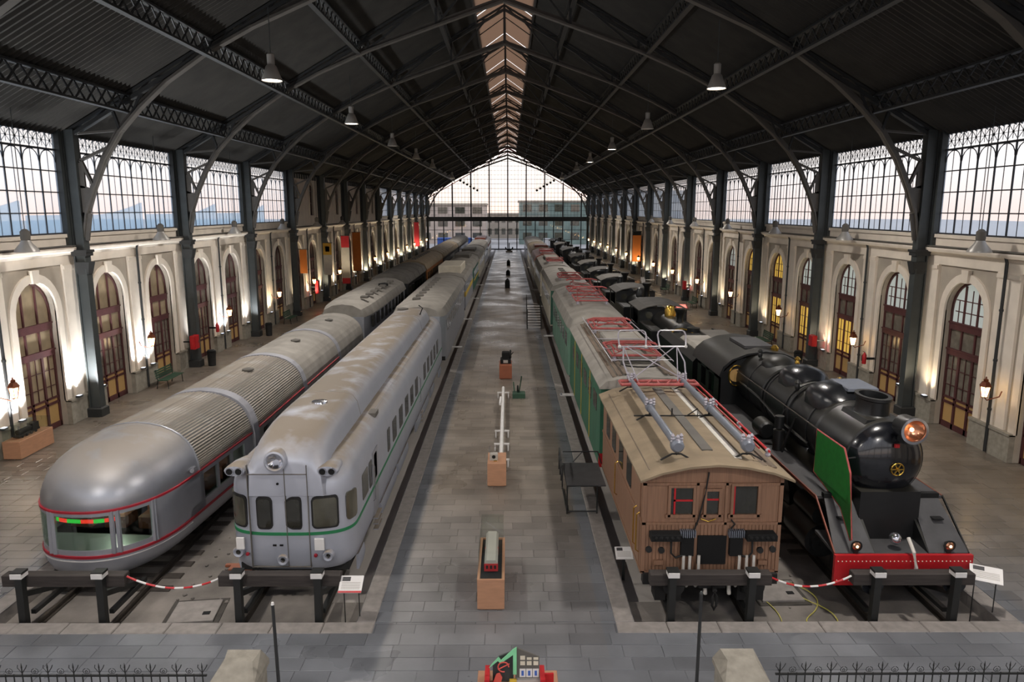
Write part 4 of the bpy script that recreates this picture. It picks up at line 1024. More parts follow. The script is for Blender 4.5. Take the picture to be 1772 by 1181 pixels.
# roof equipment
for x0, x1, nm in ((-1.42,-1.02,'walkway'), (1.05,1.42,'walkway')):
    for j in range(3):
        xa = x0 + j*(x1-x0)/3; zc = 3.33 - .13*((abs(xa)+.07)/1.1)**2
        B().box(xa+.008, xa+(x1-x0)/3-.008, .1 if j else .05, L-.2, zc, zc+.035).build('walkway_board', 'plank', el)
B().box(-.12,.12,.6,L-.5,3.345,3.40).build('centre_board', 'roofdark', el)
B().box(.5,.66,.2,L-.3,3.31,3.35).build('roof_board', 'hose', el)
for s in (-1, 1):
    x = s*.78
    q = B().tube([(x, .45, 3.62), (x, 3.3, 3.62)], .085, 12).tube([(x,3.4,3.62),(x,L-.6,3.62)], .085, 12).lathe([(.12,3.25),(.12,3.45)], (x,0,3.62), 12, 'y')
    q.lathe([(.12,.3),(.12,.42)], (x,0,3.62), 12, 'y').lathe([(.10,.1),(.15,.16),(.15,.28),(.1,.32)], (x,0,3.62), 12, 'y'); q.build('trolley_pipe', 'greypipe', el, True)
    for y in (.25, 3.35, L-.5):
        f = B().tube([(x-.35,y,3.28),(x-.1,y,3.42),(x+.1,y,3.42),(x+.35,y,3.28)], .022).tube([(x,y,3.4),(x,y,3.56)], .03); f.build('pipe_stand', 'under', el)
        i_ = B()
        for dx in (-.09, .0, .1): i_.lathe([(.03,0),(.055,.04),(.03,.07),(.055,.1),(.03,.13),(.05,.17),(.015,.22)], (x+dx, y-.06+abs(dx), 3.66), 9)
        i_.build('insulator', 'porcelain', el, True)
for y in (3.35,): B().tube([(-1.2,y,3.4),(1.2,y,3.4)], .02).tube([(-.2,y,3.4),(-.2,y,3.6)], .02).tube([(.2,y,3.4),(.45,y-.1,3.62),(.45,y-.1,3.4)], .018).build('cross_wire', 'under', el)
B().tube([(1.30,.3,3.45),(1.30,L-.5,3.48)], .028).tube([(1.1,.4,3.5),(1.1,L-.6,3.5)], .022).build('red_conduit', 'red', el)
for y in (.4, 2.5, 4.6): B().lathe([(.04,0),(.07,.05),(.04,.1),(.06,.15),(.02,.2)], (1.3,y,3.3), 9).build('insulator', 'porcelain', el, True)
pp = B()
for yy in (5.9, 6.35): pp.tube([(-1.15,yy,3.62),(1.15,yy,3.62)], .05, 8)
for xx in (-1.15,-.6,0,.6,1.15): pp.tube([(xx,5.9,3.62),(xx,6.35,3.62)], .035, 6)
for xx in (-.8,-.3,.3,.8): pp.tube([(xx-.15,5.9,3.6),(xx+.15,6.35,3.66)], .03, 6)
pp.build('pantograph_base', 'redpanto', el, True)
# raised bow collectors: grey arms carrying two loop hoops
a = B()
for s in (-1, 1):
    a.tube([(s*.85,6.2,3.66),(s*.95,6.9,4.1),(s*.85,7.6,4.45)], .025, 6); a.tube([(s*.85,6.2,3.66),(-s*.75,7.5,4.45)], .018, 6)
    a.tube([(s*.6,6.2,3.66),(s*.85,7.6,4.45)], .018, 6)
a.tube([(-1.0,7.6,4.45),(1.15,7.6,4.45)], .03, 6); a.build('collector_arm', 'porcelain', el, True)
for xc in (-.55, .72):
    h = [( -.42,0),(-.45,.35),(-.42,.45),(-.35,.5),(.35,.5),(.42,.45),(.45,.35),(.42,0)]
    B().tube([(xc+px, 7.6+pz*.55, 4.45+pz*.95) for px, pz in h], .025, 6).build('collector_hoop', 'porcelain', el, True)
    for d in (-.42,.42): B().ball((xc+d,7.6,4.45), .055).build('insulator', 'white', el, True)
# T3 others
v = vehicle('electric_locomotive', 'long worn green electric locomotive with dusty roof boards behind the brown one', 'locomotive', 4.72, 22.6, 11.6, 'greenloco', 'roofgrey', w=1.5, z0=.5, ze=3.15, zt=3.5, win='glass_dark', wn_=6, wz=(2.1,2.7), rooftop=(('boards',), ('box', 5.2, 6.8, .7, .32, 'roofgrey'), ('box', 2.0, 3.0, .6, .15, 'roofdark')))
pantograph(v, 0, 3.4, 3.75, .85, 1.2); pantograph(v, 0, 9.2, 3.75, .85, 1.2)
rl = B()
for s in (-1, 1): rl.tube([(s*1.02,1.0,3.8),(s*1.02,10.8,3.8)], .02)
for y in (1.2, 3.2, 5.2, 7.2, 9.2): rl.tube([(-1.02,y,3.8),(1.02,y,3.8)], .015)
rl.build('roof_conduit', 'porcelain', v)
rg = B().tube([(.65*cos(q*pi/10), 1.4+.5*sin(q*pi/10), 3.62) for q in range(20)], .025, 5, True); rg.build('cable_ring', 'under', v)
for s in (-1, 1):
    for y in (3, 6, 9): B().box(*sorted((s*1.49,s*1.52)), y, y+.05, .55, 3.1).build('side_seam', 'yellow', v)
B().box(-1.53,-1.0,-.06,0,.5,.95).build('buffer_plate', 'red', v)
v = vehicle('electric_locomotive', 'dull green electric locomotive with two red pantographs, second green one along the platform', 'locomotive', 4.72, 35.3, 13.7, 'greenold', 'roofgrey', w=1.5, z0=.55, ze=3.0, zt=3.75, nose=.7, win='glass_dark', wn_=6, fw=False)
pantograph(v, 0, 4.6, 3.95, .85, 1.3, 'redpanto', .35); pantograph(v, 0, 9.2, 3.95, .85, 1.3, 'redpanto', .35)
for x in (-.8,.0,.8): B().box(x-.28,x+.28,-.01,.14,2.15,2.75).build('front_window', 'glass_dark', v)
B().lathe([(.02,.0),(.14,-.12),(.17,-.1),(.17,.2)], (0,.05,3.3), 16, 'y').build('headlamp', 'chrome', v, True)
v = vehicle('electric_locomotive', 'dark green fronted electric locomotive with white sides and dusty pale roof', 'locomotive', 4.72, 51.0, 15.0, 'cream_paint', 'roofgrey', w=1.5, z0=.6, ze=3.15, zt=3.7, win='glass_dark', wn_=8, fw=False, rooftop=(('panto', 3.0), ('vents', 0)))
B().box(-1.5,1.5,-.03,0,.7,3.2).build('front_face', 'greendark', v)
for x in (-.8,.8): B().box(x-.35,x+.35,-.05,-.02,2.1,2.75).build('front_window', 'glass_dark', v)
B().lathe([(.02,.0),(.16,-.12),(.19,-.1),(.19,.1)], (0,-.03,3.45), 16, 'y').build('headlamp', 'white', v, True)
vehicle('electric_locomotive', 'cream electric locomotive with brown-red pantograph behind the white-sided one', 'locomotive', 4.72, 67.8, 15.0, 'cream_paint', 'roofgrey', zt=3.7, win='glass_dark', wn_=8, rooftop=(('panto', 3.2), ('box', 7, 12, .7, .2, 'roofgrey')))
vehicle('electric_locomotive', 'brown-topped electric locomotive at the middle of the right platform train', 'locomotive', 4.72, 84.2, 13.0, 'cream_paint', 'brownred', zt=3.7, win='glass_dark', wn_=7, rooftop=(('panto', 3.2),))
vehicle('coach', 'pale coach with brown roof stripes on the right platform track near the gable', 'coach', 4.72, 98.6, 18.0, 'cream_paint', 'dustroof', zt=3.7, win='glass_dark', wn_=10, rooftop=(('box', 2, 7, .9, .2, 'brownred'),))
vehicle('coach', 'last grey coach on the right platform track at the glazed gable', 'coach', 4.72, 118, 24.0, 'silver_side', 'roofgrey', zt=3.7, win='glass_dark', wn_=12)
# ---------------- big steam locomotive
sl = thing('steam_locomotive', 'large black steam locomotive with red buffer beam and green smoke deflector', 'locomotive', (9.15, 15.15, 0))
B().box(-1.55,1.55,0,.09,.40,1.12).build('buffer_beam', 'red', sl)
rv = B()
for i in range(34):
    for z in (.98, .52) if i % 3 == 0 else (.98,): rv.ball((-1.48+i*.09,-.005,z), .016, 1, 6, 4)
rv.build('rivet', 'cream_paint', sl, kind='stuff')
for x in (-.9,.9): B().box(x-.3,x+.3,-.1,0,.55,.8).cyl((x,-.05,.68),(x,-.4,.68),.1).lathe([(.25,0),(.26,.04),(.1,.07)], (x,-.46,.68), 20, 'y').build('buffer', 'blackgloss', sl, True)
B().tube([(.22,-.05,.62),(.2,-.15,.9),(.13,-.12,1.25),(.1,.1,1.5)], .04, 8).build('brake_hose', 'hose', sl, True)
B().cyl((.0,-.05,.72),(.0,-.3,.70),.07).box(-.05,.05,-.35,-.2,.55,.8).build('coupling_hook', 'soot', sl)
# front platform and sloped steps
B().prism([(.05,1.10),(1.25,1.16),(1.25,1.10),(.05,1.04)], 'x', -1.5, 1.5).build('front_platform', 'greytop', sl)
for s in (-1, 1):
    q = B().add([(s*1.52,.12,1.12),(s*.62,.12,1.12),(s*.72,1.25,2.02),(s*1.35,1.25,2.02),(s*1.52,.12,1.08),(s*.62,.12,1.08),(s*.72,1.25,1.98),(s*1.35,1.25,1.98)], [(0,1,2,3),(7,6,5,4),(0,4,5,1),(1,5,6,2),(2,6,7,3),(3,7,4,0)])
    q.build('sloped_plate', 'greytop', sl)
    B().box(*sorted((s*.72,s*1.37)), 1.2, 1.34, 1.98, 2.1).build('step_edge', 'soot', sl)
    for y, z in ((.75,1.66),): B().box(s*1.1-.12, s*1.1+.12, y-.08, y+.1, z, z+.03).build('foot_hole', 'soot', sl)
    B().prism([(.1,1.1),(1.3,2.0),(1.9,2.0),(1.9,1.0),(.6,1.0)], 'x', *sorted((s*.60, s*.66))).build('frame_plate', 'black', sl)
    l = B().lathe([(.001,.2),(.12,.02),(.13,-.02),(.10,-.02)], (s*1.05,.10,1.30), 18, 'y', False).box(s*1.05-.05,s*1.05+.05,.1,.25,1.1,1.25).build('marker_lamp', 'black', sl, True)
    B().lathe([(.01,-.035),(.07,-.03),(.10,-.0)], (s*1.05,.09,1.30), 16, 'y').build('lamp_lens', 'headglow', l, True); B().ball((s*1.05,.06,1.30),.03).build('bulb', 'bulb', l, True)
    rb = B().prism([(1.3,2.0),(11.6,2.0),(11.6,1.93),(1.3,1.93)], 'x', *sorted((s*.9, s*1.5))); rb.build('running_board', 'greytop', sl)
    B().box(*sorted((s*1.5,s*1.53)), 1.3, 11.6, 1.93, 2.01).build('board_edge', 'brownred', sl)
    B().prism([(.12,1.13),(1.3,2.02),(1.3,1.96),(.12,1.07)], 'x', *sorted((s*1.5, s*1.53))).build('board_edge', 'brownred' if s < 0 else 'black', sl)
    # cylinders, wheels and rods
    cy_ = B().cyl((s*1.2,1.5,.75),(s*1.2,2.9,.75),.42,n=20).cyl((s*1.2,1.6,1.35),(s*1.2,2.8,1.35),.24,n=16).cyl((s*1.2,1.35,.75),(s*1.2,1.5,.75),.3,n=16).cyl((s*1.2,1.25,.75),(s*1.2,1.5,.75),.14,n=12).build('cylinder_block', 'black', sl, True)
    for k in range(4):
        y = 5.1 + k*1.62; wr = .78; zc = RZ+wr
        wv = B().lathe([(wr-.09,-.06),(wr-.01,-.07),(wr-.01,.06),(wr,.07),(wr-.09,.07)], (s*.84,y,zc), 24, 'x')
        for j in range(12): a_ = j*pi/6; wv.beam((s*.84,y,zc), (s*.84,y+cos(a_)*(wr-.05),zc+sin(a_)*(wr-.05)), .07, .05)
        wv.cyl((s*.78,y,zc),(s*.95,y,zc),.14); wv.build('driving_wheel', 'black', sl, True)
    for y in (1.2, 3.6): B().lathe([(.1,-.06),(.42,-.07),(.42,.06),(.1,.07)], (s*.84,y,RZ+.42), 18, 'x').build('leading_wheel', 'black', sl, True)
    B().beam((s*1.05,5.1,.45),(s*1.05,9.96,.45),.05,.13).beam((s*1.15,2.9,.75),(s*1.12,6.72,.45),.05,.1).build('coupling_rod', 'rail', sl)
    hr = B().tube([(s*.95,1.6,3.2),(s*.97,9.4,3.25)], .02)
    for y in (2,4,6,8): hr.beam((s*.85,y,3.15),(s*.96,y,3.22),.02,.02)
    hr.build('handrail', 'rail', sl)
# smokebox, boiler
BZ = 2.93; BR = .93
B().lathe([(.01,.62),(.25,.63),(.55,.70),(.75,.80),(.86,.92),(.90,1.0)], (0,0.25,BZ), 40, 'y').build('smokebox_door', 'blackgloss', sl, True)
B().lathe([(.88,.98),(BR,1.0),(BR+.02,1.05),(BR+.02,2.9),(BR-.02,2.95),(BR-.02,3.1)], (0,.25,BZ), 40, 'y').build('smokebox', 'black', sl, True)
B().lathe([(BR-.03,3.2),(BR-.02,9.3),(BR+.1,10.4)], (0,0,BZ), 40, 'y').build('boiler', 'black', sl, True)
bd = B()
for y in (3.6,5.2,6.8,8.4): bd.lathe([(BR-.0,y-.04),(BR+.012,y-.03),(BR+.012,y+.03),(BR,y+.04)], (0,0,BZ), 40, 'y')
bd.build('boiler_band', 'black', sl, True)
hw_ = B().tube([(.14*cos(q*pi/8)*1.05+.12, .84, BZ-.1+.14*sin(q*pi/8)*1.05) for q in range(16)], .016, 6, True)
for q in range(3): a_ = q*pi/3; hw_.beam((.12-cos(a_)*.14,.84,BZ-.1-sin(a_)*.14),(.12+cos(a_)*.14,.84,BZ-.1+sin(a_)*.14),.025,.02,(0,1,0))
hw_.cyl((.12,.78,BZ-.1),(.12,.9,BZ-.1),.035); hw_.build('door_handwheel', 'brass', sl, True)
B().box(.02,.12,.84,.9,BZ+.42,BZ+.5).build('lamp_iron', 'red', sl)
hd = B().lathe([(.001,.5),(.26,.42),(.285,.1),(.30,.0),(.30,-.05),(.26,-.06),(.25,.0),(.24,.14)], (.22,.55,3.86), 28, 'y', False).build('headlamp', 'black', sl, True)
B().lathe([(.001,.14),(.12,.11),(.2,.05),(.25,-.03)], (.22,.55,3.86), 28, 'y', False).build('reflector', 'headglow', hd, True); B().ball((.22,.60,3.86),.045).build('bulb', 'bulb', hd, True)
B().lathe([(.25,-.045),(.30,-.05),(.31,-.075),(.25,-.08),(.25,-.045)], (.22,.54,3.86), 28, 'y', False).build('lamp_rim', 'chrome', hd, True)
B().box(.1,.34,.65,.95,3.5,3.66).build('lamp_bracket', 'black', hd)
ch_ = B().loft([[(.34*k*cos(a_), 2.0+.52*k*sin(a_), z) for a_ in [2*pi*i/28 for i in range(28)]] for z, k in ((3.72,1.5),(3.84,1.12),(3.90,1.0),(4.22,1.0),(4.25,1.1),(4.32,1.1),(4.32,.85),(4.0,.8))]); ch_.build('chimney', 'black', sl, True)
B().prism([(-.55,3.6),(-.42,3.86),(.42,3.86),(.55,3.6)], 'y', 1.35, 2.6).build('chimney_saddle', 'black', sl)
# smoke deflector on the near side
df = [(2.28,3.35),(.78,3.36),(.42,2.9),(.10,1.45),(.16,1.4),(.75,1.95),(2.3,2.25)]
B().prism(df, 'x', -1.18, -1.155).build('smoke_deflector', 'green', sl)
ed = B().tube([(-1.17,y,z) for y,z in df], .022, 5, True); ed.build('deflector_edge', 'redpanto', sl)
B().tube([(-1.17,.8,3.1),(-.85,.9,3.1)], .02).tube([(-1.17,2.0,3.0),(-.85,2.0,3.0)], .02).build('deflector_stay', 'black', sl)
# domes and tarpaulin covered fittings
def dome(y0, y1, h, nm, m='black', wd=.62):
    rr = []
    for q, k in ((0,.55),(.12,.85),(.3,1),(.7,1),(.88,.85),(1,.55)):
        y = y0 + (y1-y0)*q
        rr.append([(wd*k*cos(pi*i/12)*1.05, y, BZ+.62 + (h*k)*(max(0, sin(pi*i/12)))**.6) for i in range(13)])
    B().loft(rr).build(nm, m, sl, True)
dome(3.1, 4.7, .62, 'feedwater_cover', 'tarp', .7); dome(5.4, 6.9, .58, 'sand_dome', 'tarp', .62); dome(7.6, 8.7, .5, 'steam_dome', 'black', .5)
B().cbox(-.05,.75,3.2,4.3,4.08,4.18,.03).build('cover_plate', 'greypipe', sl)
for y in (2.95, 4.9, 7.0): B().lathe([(BR+.02,y-.06),(BR+.06,y),(BR+.02,y+.06)], (0,0,BZ), 36, 'y').build('boiler_ring', 'black', sl, True)
for i, (x, y, z) in enumerate(((.55,5.0,3.85),(-.6,5.1,3.75),(.2,7.2,4.0),(-.35,9.0,3.9))):
    B().lathe([(.05,-.1),(.08,0),(.05,.08),(.1,.12),(.03,.2)], (x,y,z), 10).build('valve', 'brass' if i in (0,2) else 'black', sl, True)
B().tube([(-.9,3.4,2.6),(-.98,5.5,2.7),(-.98,7,2.9),(-.9,9.2,2.9)], .04).tube([(-.95,4.2,3.1),(-1.1,4.4,2.4),(-1.15,4.5,2.0)], .035).tube([(-.7,4.8,3.6),(-1.0,5.0,3.0),(-1.1,5.1,2.1)], .035).build('boiler_pipe', 'black', sl, True)
B().lathe([(.2,-.35),(.26,-.3),(.26,.3),(.2,.35)], (-1.2,5.9,2.3), 16, 'y').build('air_tank', 'black', sl, True)
B().cyl((-1.2,4.7,2.0),(-1.2,4.7,2.6),.15).cyl((-1.2,4.7,2.65),(-1.2,4.7,3.0),.13).build('air_pump', 'black', sl, True)
# cab
cp = [(-1.5,1.2),(-1.5,3.05),(-1.38,3.38),(-1.1,3.64),(-.6,3.84),(0,3.92),(.6,3.84),(1.1,3.64),(1.38,3.38),(1.5,3.05),(1.5,1.2)]
cabf = B().prism([(-1.5,1.2),(-1.5,3.05),(-.9,3.6),(0,3.8),(.9,3.6),(1.5,3.05),(1.5,1.2)], 'y', 9.6, 9.7); cabf.build('cab_front', 'black', sl)
rr = cp[1:-1]; B().prism([(x*1.05, z) for x, z in rr] + [(x, z-.06) for x, z in rr[::-1]], 'y', 9.45, 13.2).build('cab_roof', 'black', sl, True)
for s in (-1, 1):
    q = B().box(*sorted((s*1.46,s*1.5)), 9.6, 12.6, 1.2, 2.2).box(*sorted((s*1.46,s*1.5)), 9.6, 10.3, 2.2, 3.1).box(*sorted((s*1.46,s*1.5)), 11.0, 11.4, 2.2, 3.1).box(*sorted((s*1.46,s*1.5)), 12.1, 12.6, 2.2, 3.1).box(*sorted((s*1.46,s*1.5)), 9.6, 12.6, 2.9, 3.1); q.build('cab_side', 'black', sl)
    B().box(*sorted((s*1.44,s*1.46)), 10.3, 11.0, 2.2, 2.9).build('cab_window', 'glass_case', sl)
    B().tube([(s*(.95+.25*cos(q*pi/8)), 9.55, 3.05+.36*sin(q*pi/8)) for q in range(16)], .022, 5, True).build('spectacle_frame', 'brass', sl)
    B().lathe([(.01,0),(.23,.0),(.23,.02)], (s*.95,9.57,3.05), 18, 'y').build('spectacle_glass', 'p_amber', sl)
B().box(-.5,.5,10.2,12,3.88,3.98).build('roof_hatch', 'greytop', sl)
B().lathe([(.12,3.85),(.14,3.95),(.06,4.05)], (.5,10.0,0)).build('whistle', 'brass', sl, True)
fr_ = B().box(-.75,.75,.3,12.5,.55,1.1).box(-.7,.7,.8,3.0,1.1,2.3); fr_.build('main_frame', 'black', sl)
B().ball((-.05,.35,1.36), .14).build('bell', 'chrome', sl, True)
# tender
td = thing('tender', 'black tender with dusty coal top behind the large steam locomotive', 'tender', (9.15, 28.7, 0))
B().prism([(-1.45,.7),(-1.45,2.7),(-1.2,3.0),(-1.1,3.0),(-1.1,2.75),(1.1,2.75),(1.1,3.0),(1.2,3.0),(1.45,2.7),(1.45,.7)], 'y', 0, 6.6).build('tank', 'black', td)
B().cbox(-1.1,1.1,.4,3.8,2.7,3.15,.12).build('coal_cover', 'roofgrey', td)
B().cbox(.1,1.3,3.2,5.2,3.0,3.16,.03).build('hatch_board', 'roofdark', td); B().lathe([(.3,3.1),(.3,3.28),(.1,3.32)], (-.2,5.0,0)).build('water_hatch', 'black', td, True)
bogie(td, 1.6, 1.8); bogie(td, 5.0, 1.8)
# ---------------- smaller engines behind
def small_engine(label, y, L=7.5, m='black', cabm='black', tank=True, ch_h=4.0, br=.66, extra=None, x=9.15):
    t = thing('steam_locomotive', label, 'locomotive', (x, y, 0), group=None)
    z = 2.35
    B().lathe([(.01,.2),(br*.7,.25),(br,.4),(br,L*.62)], (0,0,z), 28, 'y').build('boiler', m, t, True)
    B().lathe([(.2,z+br-.1),(.17,z+br+.1),(.19,ch_h-.25),(.30,ch_h-.1),(.30,ch_h),(.18,ch_h)], (0,1.0,0), 20).build('chimney', m, t, True)
    B().lathe([(.3,z+br-.15),(.3,z+br+.3),(.2,z+br+.5),(.02,z+br+.58)], (0,L*.40,0), 20).build('dome', 'brass' if extra == 'brass' else m, t, True)
    B().box(-1.4,1.4,0,.1,.4,.95).build('buffer_beam', 'red' if extra == 'red' else 'black', t)
    B().box(-1.35,1.35,.1,L,.95,1.02).build('running_board', 'greytop', t)
    for s in (-1, 1):
        if tank: B().cbox(*sorted((s*.7,s*1.35)), 1.7, L*.62, 1.02, 2.45, .06).build('side_tank', m, t)
        for k in range(3): B().lathe([(.12,-.06),(.54,-.07),(.54,.06),(.55,.07),(.12,.07)], (s*.84,1.6+k*1.5,RZ+.55), 20, 'x').build('wheel', 'under', t, True)
        B().lathe([(.2,0),(.21,.04),(.08,.06)], (s*.88,-.4,.68), 14, 'y').cyl((s*.88,0,.68),(s*.88,-.4,.68),.07).build('buffer', m, t, True)
        B().box(*sorted((s*1.32,s*1.36)), L*.62, L, 1.02, 2.1).box(*sorted((s*1.32,s*1.36)), L*.62, L*.68, 2.1, 3.1).box(*sorted((s*1.32,s*1.36)), L-.3, L, 2.1, 3.1).build('cab_side', cabm, t)
        B().lathe([(.01,0),(.2,0),(.2,.02)], (s*.8,L*.62-.05,2.75), 16, 'y').build('spectacle_glass', 'glass_grey', t)
    B().box(-1.34,1.34,L*.62-.04,L*.62,1.02,3.15).build('cab_front', cabm, t)
    rp = [(-1.45,3.08),(-1.0,3.28),(-.4,3.4),(.4,3.4),(1.0,3.28),(1.45,3.08)]
    B().prism(rp + [(px, pz-.05) for px, pz in rp[::-1]], 'y', L*.58, L+.2).build('cab_roof', 'roofdark', t)
    B().box(-.6,.6,.2,L-.2,.45,.95).build('frame', 'under', t)
    if extra == 'yellow': B().box(.35,.75,L*.62-.07,L*.62-.04,2.0,2.9).build('cab_panel', 'yellow', t)
    if extra == 'brass':
        B().tube([(-.15+.9*cos(pi*q/10),-.06,1.8+1.0*sin(pi*q/10)) for q in range(11)], .05, 8).build('brass_arch', 'brass', t, True)
        B().box(-.7,.5,-.03,.1,1.0,2.1).build('front_panel', 'green', t)
    if extra == 'white': B().box(-.8,.1,1.2,1.6,2.6,3.1).build('white_cover', 'white', t)
    return t
small_engine('black tank engine with brass arch and green panel just behind the large tender', 36.3, 8.4, extra='brass', ch_h=3.7)
small_engine('black tank engine with yellow cab panel, second engine behind the large tender', 45.6, 8.2, extra='yellow', ch_h=4.1)
small_engine('black tank engine with dark grey cab roof, third engine behind the large tender', 54.6, 7.2, ch_h=4.0)
small_engine('black narrow cab engine, fourth engine behind the large tender', 62.6, 7.0, ch_h=4.1)
small_engine('dark engine with red beam, fifth engine behind the large tender', 71.0, 8.5, ch_h=4.0, extra='red')
small_engine('dark engine, sixth engine behind the large tender', 81.5, 10, ch_h=4.0)
small_engine('long black engine with pale cover, seventh engine behind the large tender', 94, 13, extra='white', br=.8, tank=False)
small_engine('long black engine with pale cover, eighth engine, furthest on the right track', 109, 14, extra='white', br=.85, tank=False)
small_engine('last black engine on the right track beside the glazed gable', 125, 14, br=.85, tank=False)
# ================================================================ SMALL THINGS
ORD = ['first', 'second', 'third', 'fourth', 'fifth', 'sixth', 'seventh', 'eighth', 'ninth', 'tenth', 'eleventh', 'twelfth', 'thirteenth', 'fourteenth', 'fifteenth']
# buffer stops
bs_lab = ['in front of the round-tailed observation car', 'in front of the silver railcar', 'in front of the brown electric locomotive', 'in front of the steam locomotive']
def buffer_stop(x, lab):
    t = thing('buffer_stop', 'black timber buffer stop with white-banded posts ' + lab, 'buffer stop', (x, 14.5, 0), group='buffer stops')
    B().cbox(-1.32, 1.32, .10, .34, .70, .96, .015).build('beam', 'timber', t)
    for s in (-1, 1):
        xx = s*.86
        p = B().beam((xx-.02,.02,-.34), (xx,.02,1.0), .15, .15, (0,1,0)).build('post', 'post', t)
        B().box(xx-.12, xx+.12, -.12, .12, .99, 1.10).build('white_band', 'white', p)
        B().box(xx-.125, xx+.125, -.10, .125, 1.08, 1.13).build('cap', 'post', p)
        B().beam((xx, .08, .55), (xx+s*-.05, 1.6, .0), .12, .12).beam((xx,.3,.0),(xx,1.8,-.02),.1,.1).build('strut', 'post', t)
for x, l in zip((-9.35, -4.68, 4.68, 9.1), bs_lab): buffer_stop(x, l)
def tape(x0, x1, z0, z1, sag, lab, y=14.72):
    t = thing('barrier_chain', lab, 'barrier', (x0, y, z0)); n = 10; pts = []
    for i in range(n*3+1):
        q = i/(n*3); pts.append(((x1-x0)*q, 0, (z1-z0)*q - sag*4*q*(1-q)))
    for i in range(n): B().tube(pts[i*3:i*3+4], .022, 6).build('link_section', 'red' if i % 2 == 0 else 'white', t, True)
tape(-8.03, -6.0, .88, .84, .26, 'red and white plastic barrier chain hanging between the two left buffer stops')
tape(6.0, 7.78, .84, .86, .24, 'red and white plastic barrier chain hanging between the two right buffer stops')
def sign(x, y, z, w, d, lab, leg=True, red=True, rz=0, tilt=.5):
    t = thing('information_panel', lab, 'sign', (x, y, 0), rz)
    pl = lambda u, v, o=0: (u*w/2, v*d/2*cos(tilt) - o*sin(tilt), z + v*d/2*sin(tilt) + o*cos(tilt))
    def plate(u0, u1, v0, v1, h0, h1, nm, m):
        B().loft([[pl(u0,v0,h0),pl(u1,v0,h0),pl(u1,v1,h0),pl(u0,v1,h0)],[pl(u0,v0,h1),pl(u1,v0,h1),pl(u1,v1,h1),pl(u0,v1,h1)]]).build(nm, m, t)
    plate(-1,1,-1,1,-.015,0,'board','white')
    if red: plate(-1,1,-1,-.78,0,.004,'red_footer','red')
    plate(-.8,-.1,.35,.85,0,.003,'photograph','greytop')
    for i in range(5): plate(-.8,.8,.15-i*.18,.21-i*.18,0,.003,'printed_line','banner_w')
    if leg:
        l = B()
        for s in (-1, 1): l.tube([(s*w*.32,0,z-.02),(s*w*.32,.02,.0 if abs(x) < 3 else -.34)], .012, 6)
        l.build('leg', 'post', t)
    else: B().box(-.03,.03,-.03,.03,-.3,z-.03).build('leg', 'post', t)
sign(-3.12, 14.55, .78, .50, .42, 'white information panel with red footer beside the silver railcar')
sign(3.12, 16.7, .42, .42, .36, 'small white information card beside the brown electric locomotive', False, False)
sign(10.75, 14.75, .88, .62, .42, 'white information panel beside the steam locomotive buffer stop', True, False, -.5)
sign(-11.15, 14.7, .86, .5, .42, 'information panel on thin legs beside the leftmost buffer stop', True, True)
# yellow cable, manholes and rubble in the pits
cab = thing('cable', 'yellow electric cable snaking across the pit between brown and steam locomotives', 'cable', (6.9, 15, -.295))
import itertools
pts = [(-.6,-.5,0),(-.45,.2,.0),(-.7,1.0,.02),(-.2,1.7,.03),(.35,1.5,.02),(.7,.9,.02),(.5,.35,.0),(.0,-.1,.0),(.05,-.4,.0),(.5,-.5,.0),(.75,-.2,.02),(.7,.3,.03),(.3,.8,.0),(.1,1.6,.0)]
def smooth(p, it=2):
    for _ in range(it): p = [p[0]] + [tuple(a*.75+b_*.25 if k == 0 else a*.25+b_*.75 for a, b_ in zip(p[i], p[i+1])) for i in range(len(p)-1) for k in (0, 1)] + [p[-1]]
    return p
B().tube(smooth(pts), .014, 5).build('cable_run', 'cord_y', cab, True)
def manhole(x, y, lab, rz):
    t = thing('manhole_cover', lab, 'manhole', (x, y, -.32), rz)
    B().cbox(-.5,.5,-.45,.45,0,.07,.01).build('cover', 'kerb', t); B().box(.2,.36,-.2,-.08,.07,.085).build('lifting_slot', 'soot', t)
    B().box(-.62,.62,-.58,.58,-.01,.02).build('frame', 'pitdark', t)
manhole(-6.85, 15.25, 'grey concrete manhole cover in the pit between the two left trains', .12)
manhole(6.7, 16.1, 'grey concrete manhole cover in the pit between the brown and steam locomotives', .05)
rk = B()
for i in range(70):
    x, y = random.uniform(-7.6,-6.3), random.uniform(14.6,22); r = random.uniform(.02,.06)
    if i > 35: x, y = random.uniform(6.4,7.4), random.uniform(14.6,22)
    rk.ball((x,y,-.31+r*.3), r, .6, 5, 4)
o = rk.build('rubble', 'pit'); tag(o, 'loose stone rubble scattered in the track pits', 'rubble'); o['kind'] = 'stuff'
bt = thing('timber_offcut', 'brown timber offcut lying in the pit beside the silver railcar', 'timber', (-6.5, 17.2, -.305)); B().cbox(-.3,.3,-.12,.12,0,.12,.01).box(-.5,-.1,.2,.3,0,.06).build('plank', 'wooddark', bt)
